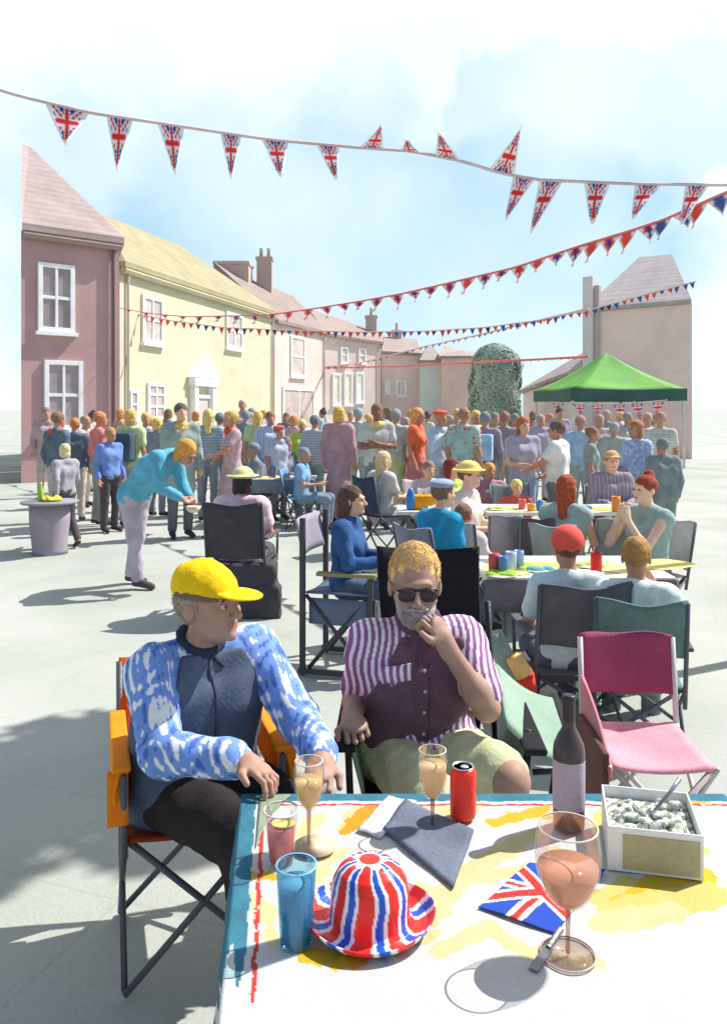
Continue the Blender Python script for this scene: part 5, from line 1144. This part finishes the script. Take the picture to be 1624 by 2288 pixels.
# fillers seen between heads, farther back
far = [(338,'pale slate person between two blond heads on the left',slate),(376,'small figure in a blue coat left of the cream house door',(110,128,150)),(438,'figure in a dull yellow top below the cream doorway',(210,190,120)),
       (505,'distant figure in a soft pink top below the cream house corner',(196,160,160)),(562,'distant figure in grey blue between lime and slate tops',(140,154,166)),(590,'distant figure in lilac behind the pale green top',(176,164,190)),
       (640,'distant figure in dark slate left of the bright lime top',(108,122,136)),(656,'distant figure in rose left of the bright lime top',(190,150,156)),(722,'distant figure in pale teal left of the pink dress',(150,176,176)),
       (783,'distant figure in cream behind the pink dress',(220,206,180)),(822,'distant figure in light slate left of the crossed arms',(146,162,172)),(866,'distant figure in grey green right of the crossed arms',(150,166,156)),
       (916,'distant figure in lilac grey left of the orange red top',(170,160,176)),(955,'distant figure in beige between orange red top and red cap',(200,186,170)),(1004,'distant figure in dusty blue right of the red cap',(150,170,196)),
       (1020,'distant figure in russet left of the mint top',(186,140,120)),(1190,'distant figure in dove grey right of the long red hair',(176,176,178)),(1228,'distant figure in pinkish grey left of the white shirted man',(196,178,176)),
       (1250,'distant figure in mauve behind the white shirted man',(166,150,164)),(1354,'distant figure in dim teal under the gazebo',(120,146,150)),(1386,'distant figure in pale rose under the gazebo',(206,178,176)),(1460,'distant figure in putty grey at the right end',(180,178,170)),
       (268,'distant figure in soft rust between blue shirt and backpack',(190,140,120)),(208,'distant figure in stone grey left of the coral top',(176,172,166))]
for i, (px, lab, c) in enumerate(far):
    person(lab, px, 17+(i*37 % 50)/10, rot=(i*2.1) % 6.28, ht=1.62+.03*(i*5 % 7), top=c, bot=tuple(int(x*.9) for x in c), hcol=[blond, brn, orng, dark, (170,150,130)][i % 5], hair=['short','bob','short','long','bun'][i*3 % 5], fem=i % 2 == 0, sleeve=['long','short'][i % 2], res=.024, pose=['stand:down','stand:cross','stand:hold','stand:drink'][i % 4])

# ---- woman bowing with a bowl, at the left
JB = stand('lean'); JB = dict(JB, head=A(0,-.50,1.36), nek=A(0,-.33,1.33), che=A(0,-.13,1.20), shL=A(.16,-.28,1.31), shR=A(-.16,-.28,1.31), elL=A(.2,-.33,1.03), elR=A(-.2,-.33,1.03), wrL=A(.08,-.50,.90), wrR=A(-.10,-.50,.92), hR=frame((0,-.75,-.66)),
     anL=A(.10,.20,.09), toL=A(.11,.05,.035), anR=A(-.10,-.02,.09), toR=A(-.10,-.18,.035), knL=A(.10,.12,.50), knR=A(-.10,.02,.50))
wb = person('woman in a teal shirt and lilac trousers bowing forward over a bowl', 318, 7.95, rot=1.25, ht=1.72, pose='stand:leanb', J=JB, skin='tan', top=(96,170,196), bot=(186,174,186), hcol=(224,160,76), hair='bob', sleeve='long', fem=True, b=1.05, res=.010, shoe=(90,80,88), group=None)
def small(name, label, cat, px, py, d, mb_or_me, mat, z=None, **k):
    p = W(px, py, d); o = (mb_or_me.build(name, mat, None, **k) if isinstance(mb_or_me, MB) else link(name, mb_or_me, mat)); o.location = (float(p[0]), float(p[1]), float(p[2]) if z is None else z)
    return tag(o, label, cat)
small('bowl', 'small cream bowl held by the bowing woman in teal', 'bowl', 432, 1138, 7.85, MB().lathe([(.03,-.03),(.06,-.01),(.08,.03),(.075,.03),(.05,-.0),(.0005,-.01)], n=24), paintm(pc(222,206,180)), smooth=True)

# ---- round drum table, far left
dt = thing('drum_table', 'round grey mauve drum table at the far left of the square', 'table', (GX(112, 9.8), 9.8, 0))
MB().lathe([(.21,0),(.20,.05),(.235,.40),(.24,.60)], n=28).build('drum', wash(pc(156,146,156), name='painted_tin'), dt, smooth=True)
MB().lathe([(.26,.602),(.33,.612),(.34,.63),(.33,.64),(.0005,.641)], n=32).build('top', wash(pc(140,142,150), name='painted_tin'), dt, smooth=True)
small('bottle', 'small yellow green bottle standing on the drum table', 'bottle', 92, 1120, 9.75, MB().lathe([(.035,0),(.038,.01),(.038,.12),(.02,.16),(.014,.18),(.014,.23),(.0005,.232)], n=16), wash(pc(160,196,60), rough=.2, name='glass'), z=.643, smooth=True)
small('paper_bag', 'crumpled yellow cloth lying on the drum table', 'cloth', 116, 1118, 9.75, sdf_mesh('cloth', [el((0,0,.02),(.12,.09,.025)), el((.06,.02,.035),(.05,.05,.03)), el((-.05,-.03,.03),(.05,.04,.03))], .006, clips=[((0,0,.001),(0,0,-1))], warp=fold(.006, 60)), cloth(pc(236,202,72)), z=.643)

# ---- seated people and their chairs
def seated(label, clabel, px, d, rot, fab, sh=.47, cw=.46, ctop=.88, arms=True, chair=True, frame_c=(90,92,98), **k):
    x = GX(px, d); po = k.pop('pose', 'sit:table'); z = k.pop('z', sh-.50)
    kk = dict(group='people seated at the tables'); kk.update(k)
    o = person(label, px, d, rot=rot, pose=po, z=z, **kk)
    if chair: camp_chair(clabel, (float(x), d, 0), rot, fab, frame_c, w=cw, sh=sh-.01, top=ctop, arms=arms, curve=.02)
    return o
# pink shouldered person from behind, straw hat, in a black chair
s1 = seated('person in a pink top and colourful sun hat seated with back to the viewer', 'large black folding chair carrying the pink topped person', 543, 7.0, PI-.12, (70,68,74), cw=.50, ctop=.98, ht=1.66, skin='tan', top=(228,198,204), bot=(80,78,86), hcol=(64,58,62), hair='bob', hat='straw', hatc=(206,206,150), sleeve='short', fem=True, b=1.15, res=.011, frame_c=(84,82,90))
small('black_bag', 'large charcoal cloth bag standing under the black folding chair', 'bag', 566, 1300, 6.85, sdf_mesh('bag', [bxp((0,0,.22),(.16,.07,.20),None,.04,.03), bxp((.08,-.04,.12),(.13,.05,.12),None,.03,.03)], .01, warp=fold(.008, 24)), cloth(pc(72,70,76)), z=0)
# girl in navy, director's chair
JG = sit('table'); 
g1 = person("girl with long brown hair in a navy top seated in a director's chair", 786, 5.45, rot=1.32, ht=1.46, pose='sit:table', skin='light', top=(50,86,136), bot=(90,104,130), hcol=(96,72,66), hair='long', sleeve='long', fem=True, res=.008, z=.12, group='people seated at the tables')
dc = thing('directors_chair', "dark framed director's chair with a slate seat under the girl in navy", 'chair', (GX(778, 5.5), 5.5, 0), 1.32)
fm_ = wash(pc(74,72,78), rough=.5, name='dark_wood'); sl_ = cloth(pc(104,118,140))
MB().grid(lambda u, v: ((u-.5)*.50, .24+.05*v+.03*math.sin(PI*u), .78+.24*v), 8, 5).build('backrest', cloth(pc(150,144,156)), dc, smooth=True, solid=.012)
MB().grid(lambda u, v: ((u-.5)*.50, -.22+.44*v, .545-.02*math.sin(PI*u)), 8, 6).build('seat', sl_, dc, smooth=True, solid=.014)
MB().grid(lambda u, v: ((u-.5)*.02-.25, -.2+.4*u, .34+.17*v), 6, 4).build('side_pocket', sl_, dc, smooth=True, solid=.01)
for s in (-1, 1):
    MB().box((s*.26, -.22, .33), (.035,.035,.66)).build('leg', fm_, dc, bevel=.004); MB().box((s*.26, .24, .52), (.035,.035,1.03)).build('leg', fm_, dc, bevel=.004)
    MB().box((s*.26, -.06, .675), (.06,.40,.025)).build('armrest', wash(pc(150,138,100) if s < 0 else pc(110,100,90), name='wood'), dc, bevel=.005)
    MB().box((s*.26, .01, .03), (.032,.52,.035)).build('runner', fm_, dc, bevel=.004)
    MB().tube([(s*.25,-.2,.05), (s*.25,.22,.53)], .014).tube([(s*.25,.2,.05), (s*.25,-.2,.53)], .014).build('cross_brace', fm_, dc, smooth=True)
# blond woman in the navy chair
seated('woman with long pale blond hair seated sideways in a navy chair', 'navy blue folding chair of the long haired blond woman', 858, 9.9, 2.2, navy, cw=.44, ctop=.95, arms=False, ht=1.66, skin='light', top=(206,200,196), bot=(170,170,180), hcol=(224,194,140), hair='long', fem=True, b=.95)
# middle table
def long_table(label, x, y, wx, wy, h, topc, rz=0, skirt=None):
    t = thing('trestle_table', label, 'table', (x, y, 0), rz, 'trestle tables in the square')
    MB().box((0,0,h-.02), (wx,wy,.035)).build('tabletop', wash(pc(*topc), name='table_paper', var=.06), t, bevel=.004)
    for sx_ in (-1, 1):
        for sy_ in (-1, 1): MB().tube([(sx_*(wx/2-.12), sy_*(wy/2-.06), 0), (sx_*(wx/2-.12), sy_*(wy/2-.06), h-.04)], .014).build('leg', wash(pc(120,120,126), name='tube'), t, smooth=True)
    if skirt: MB().grid(lambda u, v: ((u-.5)*(wx+.02), -wy/2-.012-.01*math.sin(u*60)*v, h-.012-.2*v), 60, 4).build('table_skirt', cloth(pc(*skirt)), t, smooth=True, solid=.004)
    return t
X2a, X2b = GX(1086, 4.95), GX(1510, 4.95)
T2 = long_table('right hand table with a white cloth of yellow patches and a grey skirt', (X2a+X2b)/2, 5.32, X2b-X2a, .74, .72, (236,232,214), skirt=(118,114,118))
T3 = long_table('middle table with yellow paper behind the red haired woman', GX(1262, 8.2), 8.45, 1.62, .70, .72, (232,226,206))
T4 = long_table('distant slate table with yellow napkins in the left middle of the square', GX(612, 12.2), 12.3, 1.25, .7, .72, (196,200,204), skirt=(120,134,148))
T5 = long_table('small table by the straw hat with an orange bag on it', GX(962, 8.0), 8.6, .62, .6, .70, (206,206,200))
def tt(px, d, h=.722): return (GX(px, d), d, h)
def patch(label, px, d, w, dd, c, h=.7215, s=0):
    n = 24; P = [(w/2*(1+.22*math.sin(3*a+s)+.1*math.sin(5*a+2*s))*math.cos(a), dd/2*(1+.2*math.sin(2*a+s))*math.sin(a)) for a in np.arange(n)/n*2*PI]
    o = MB().prism(P, 0, .0025).build('paper_napkin', cloth(pc(*c), var=.06), None); o.location = tt(px, d, h); tag(o, label, 'napkin'); return o
patch('large pale yellow napkin at the right end of the right hand table', 1478, 5.35, .36, .42, (240,220,130), s=1)
patch('pale yellow napkin before the red cap on the right hand table', 1220, 5.25, .34, .5, (242,222,110), s=2)
patch('pale yellow napkin at the left end of the right hand table', 1125, 5.2, .28, .4, (242,226,140), s=3)
patch('yellow napkin between the red cap and the short haired boy', 1350, 5.3, .28, .4, (244,226,140), s=4)
patch('orange yellow napkin on the middle table near the orange cup', 1348, 8.35, .30, .3, (246,190,84), s=1)
patch('mustard napkin on the left of the middle table', 1128, 8.4, .26, .22, (236,186,80), s=2)
patch('left yellow napkin on the distant slate table', 592, 12.1, .18, .3, (240,204,80), s=2)
patch('right yellow napkin on the distant slate table', 630, 12.1, .22, .3, (240,204,80), s=3)
def cup(label, px, d, c, hgt=.11, r=.034, h=.722, rough=.4):
    o = MB().lathe([(r*.8,0),(r*.95,.01),(r,hgt*.8),(r*.96,hgt),(r*.86,hgt),(r*.8,.012),(.0005,.012)], n=20).build('cup', wash(pc(*c), rough=rough, name='cup'), None, smooth=True); o.location = tt(px, d, h); return tag(o, label, 'cup')
cup('tall red beaker standing between the red cap and the boy', 1331, 5.05, (228,50,44), .135, .036)
cup('dull red cup at the left end of the right hand table', 1103, 5.1, (206,90,90), .12, .036)
cup('blue cup beside the dull red cup', 1124, 5.05, (96,136,190), .11, .032)
cup('pale blue glass with white stripe on the right hand table', 1141, 5.15, (176,196,222), .12, .036)
cup('light blue cup beside the pale blue glass', 1159, 5.2, (150,178,214), .12, .032)
cup('orange beaker on the middle table before the tan cap', 1375, 8.15, (240,144,66), .15, .045)
cup('blue cup on the middle table behind the empty chairs', 1205, 8.25, (80,140,190), .10, .04)
cup('small red cup in the middle of the middle table', 1166, 8.35, (226,104,90), .10, .04)
cup('blue dish on the middle table beside the red haired woman', 1305, 8.25, (70,130,170), .04, .08)
cup('orange cup beside the small red cup', 1186, 8.2, (240,170,70), .07, .045)
def dish(label, px, d, c, s):
    o = link('salad_plate', sdf_mesh('salad', [el((rng.uniform(-.07,.07), rng.uniform(-.07,.07), .014), (.03,.026,.013), None, .008) for _ in range(9)]+[el((0,0,.004),(.11,.11,.005))], .006, clips=[((0,0,.0005),(0,0,-1))], colfn=lambda P: np.where((P[:,2] > .009)[:,None], pc(*c), pc(235,232,220))), VCOL()); o.location = tt(px, d); return tag(o, label, 'plate')
dish('plate of green salad near the pale blue glass', 1180, 5.2, (166,196,70), 1); dish('plate of green leaves at the left end of the right hand table', 1118, 5.0, (150,190,60), 2)
dish('plate of lettuce right of the red cap', 1312, 5.3, (166,190,110), 3); dish('plate of blue and green sweets left of the red cap', 1205, 5.15, (90,160,170), 4)
dish('plate of salad on the left of the middle table', 1105, 8.3, (170,196,80), 5)
# people round the right hand tables
red_cap = seated('man in a round red cap seated with his back to the viewer', 'charcoal folding chair of the man in the red cap', 1266, 4.55, PI+.06, (92,88,94), cw=.49, ctop=.84, sh=.34, ht=1.62, skin='tan', top=(206,220,222), bot=(100,100,110), hcol=(110,84,76), hair='short', hat='beanie', hatc=(234,92,80), b=.9, res=.008)
boy = seated('boy with short fair brown hair and hand raised, back to the viewer', 'dark green folding chair of the short haired boy', 1420, 4.35, PI-.25, (92,120,116), cw=.44, ctop=.80, sh=.34, ht=1.60, pose='sit:face', skin='tan', top=(222,232,230), bot=(120,130,130), hcol=(168,128,76), hair='short', sleeve='short', res=.008, b=.92)
seated('woman with auburn hair and sage vest seated between the two right hand tables', 'grey folding chair of the woman with auburn hair', 1266, 6.7, 2.5, (160,166,162), cw=.42, arms=False, ctop=.84, ht=1.62, skin='light', top=(158,178,172), bot=(120,130,130), hcol=(166,80,54), hair='long', sleeve='tank', fem=True, res=.011)
seated('woman with a red bun eating at the right hand end of the table', 'pale folding chair of the woman with the red bun', 1440, 6.3, -1.1, (190,180,180), arms=False, cw=.42, ht=1.66, pose='sit:eat', skin='fair', top=(158,180,174), bot=(130,120,126), hcol=(160,72,52), hair='bun', sleeve='tank', fem=True, res=.011)
seated('man in a grey shirt and tan cap facing the viewer across the middle table', 'dim folding chair behind the middle table', 1366, 9.1, 0, (130,128,132), arms=False, ht=1.72, skin='light', top=(138,130,142), bot=(110,110,116), hcol=(150,110,80), hair='short', hat='cap', hatc=(206,164,124), sleeve='long', b=1.08, pr=('col', (160,150,164)))
seated('blond child in a red top beyond the middle table', 'low chair of the blond child', 1154, 9.2, .1, (130,140,140), arms=False, sh=.42, ht=1.35, skin='light', top=(222,100,92), bot=(120,130,140), hcol=(234,214,120), hair='short')
seated('orange haired child in a mauve top beyond the middle table', 'low chair of the orange haired child', 1093, 9.9, .2, (130,140,140), sh=.45, arms=False, ht=1.5, skin='tan', top=(168,120,136), bot=(120,130,140), hcol=(226,150,60), hair='short')
seated('person in a broad yellow straw hat and cream top facing the tables', 'folding chair of the person in the straw hat', 1048, 7.3, 1.1, (170,170,168), arms=False, ht=1.70, pose='sit:table', skin='fair', top=(222,210,200), bot=(190,184,178), hcol=brn, hair='short', hat='straw', hatc=(236,208,120), sleeve='short', res=.011)
seated('man in a bright teal shirt and grey cap turned towards the straw hat', 'grey blue folding chair of the man in the bright teal shirt', 990, 6.25, 2.2, (140,144,156), arms=False, cw=.44, ht=1.62, pose='sit:lap', skin='light', top=(40,150,190), bot=(120,130,150), hcol=(130,100,88), hair='short', hat='beret', hatc=(150,166,184), res=.010)
seated('child with brown hair and cream top beside the straw hat', 'low folding chair of the child in cream', 1036, 6.55, 2.6, (180,176,174), arms=False, sh=.40, ht=1.42, skin='tan', top=(224,214,208), bot=(190,180,176), hcol=(136,96,82), hair='short', res=.011)
seated('child with brown hair and pale pink top beyond the orange bag', 'small chair of the child in pale pink', 958, 9.8, .3, (180,176,174), arms=False, sh=.46, ht=1.52, skin='light', top=(214,186,186), bot=(150,150,170), hcol=(150,104,84), hair='short')
seated('person with dark red hair and lime top behind the grey cap', 'folding chair of the person in the lime top', 1010, 8.9, .9, (130,140,150), arms=False, ht=1.62, skin='light', top=(186,204,84), bot=(120,130,150), hcol=(132,58,52), hair='bob', pr=('flower', (220,226,140)))
seated('person in dark slate seated left of the distant slate table', 'dark chair at the left of the distant slate table', 566, 12.3, -1.3, (120,134,148), arms=False, ht=1.66, top=(112,128,142), bot=(100,112,124), hcol=(120,134,146))
seated('person in dark slate seated at the right of the distant slate table', 'dark chair at the right of the distant slate table', 640, 12.9, .9, (120,134,148), arms=False, ht=1.76, top=(106,120,134), bot=(100,112,124), hcol=(110,120,130), sleeve='long')
seated('person in a blue top seated right of the distant slate table', 'blue chair beside the distant slate table', 680, 11.9, 1.4, (120,160,200), arms=False, ht=1.60, top=(112,160,204), bot=(120,140,160), hcol=(130,140,150))
small('shoulder_bag', 'bright orange bag on the small table by the straw hat', 'bag', 948, 1155, 8.5, sdf_mesh('bag', [bxp((0,0,.07),(.10,.04,.05),None,.03,.02), rc((-.07,0,.12),(0,0,.17),.01,.01,.01), rc((.07,0,.12),(0,0,.17),.01,.01,.01)], .006, warp=fold(.004, 40)), cloth(pc(246,160,40)), z=.702)
small('water_bottle', 'blue drinks bottle on the small table by the orange bag', 'bottle', 917, 1140, 8.45, MB().lathe([(.04,0),(.045,.02),(.045,.15),(.03,.19),(.02,.22),(.0005,.225)], n=18), wash(pc(50,130,200), rough=.3, name='plastic'), z=.702, smooth=True)
# empty chairs
camp_chair('empty black folding chair before the middle table', (GX(1183, 6.9), 6.9, 0), PI, (92,84,88), (110,110,114), w=.27*1.0+.0, sh=.42, top=.86, arms=False, curve=.0, back_low=.46)
camp_chair('empty mid grey folding chair left of the black one', (GX(1115, 7.1), 7.1, 0), PI, (150,150,156), (130,130,134), w=.27, sh=.42, top=.86, arms=False, curve=.0, back_low=.50)
camp_chair('empty pale grey green chair right of the auburn haired woman', (GX(1346, 6.9), 6.9, 0), PI, (160,168,162), (150,150,150), w=.28, sh=.42, top=.86, arms=False, curve=.0, back_low=.46)
camp_chair('empty slate blue chair standing among the crowd behind the tables', (GX(1029, 10.6), 10.6, 0), PI, (100,116,134), (140,160,200), w=.36, sh=.46, top=.96, arms=False, curve=.0)
# maroon chair, right foreground
mc = camp_chair('empty maroon and pink camp chair with red brown arms at the right', (GX(1450, 3.1), 3.14, 0), -.03, (150,66,98), (206,196,196), w=.385, sh=.445, top=.80, arms=False, seat_c=(216,150,162), curve=.0, back_low=.555, dep=.42, lean=.05)
MB().grid(lambda u, v: (-.195+.012*math.sin(u*3), -.22+.44*u, .40+(.04+.20*u)*v+.0), 8, 6).build('side_panel', cloth(pc(206,132,142)), mc, smooth=True, solid=.012)
MB().box((-.205, -.0, .28), (.022, .40, .42)).build('side_leg', wash(pc(104,66,66), name='brown_tube'), mc, bevel=.006)
# rolled umbrella leaning between the chairs: green with an orange and red end
lf = thing('windbreak_bag', 'long green bag with an orange and red top leaning by the charcoal chair', 'bag', (GX(1130, 4.3), 4.3, 0), 0)
MB().tube([(.20,.0,.03),(.02,.02,.36),(-.06,.03,.55)], [.05,.06,.045], 12).build('sleeve', cloth(pc(146,164,148)), lf, smooth=True)
MB().tube([(.12,-.055,.26),(.09,-.055,.35)], [.035,.05], 12).build('flap', cloth(pc(230,66,50)), lf, smooth=True)
MB().tube([(.085,-.055,.352),(.03,-.05,.45)], [.05,.045], 12).build('lining', cloth(pc(240,190,120)), lf, smooth=True)
small('handbag', 'yellow walking stick leaning beside the pink dress', 'stick', 721, 1120, 13.2, MB().tube([(0,0,0),(0.01,0,.95),(-.04,0,.97)], .018), wash(pc(214,170,80), name='wood'), z=0, smooth=True).name = 'walking_stick'
small('floor_cushion', 'low dark cushion lying left of the pink dress', 'cushion', 742, 1150, 12.9, sdf_mesh('cushion', [bxp((0,0,.05),(.30,.2,.02),None,.04,.02)], .012), cloth(pc(110,108,114)), z=.0) if False else None
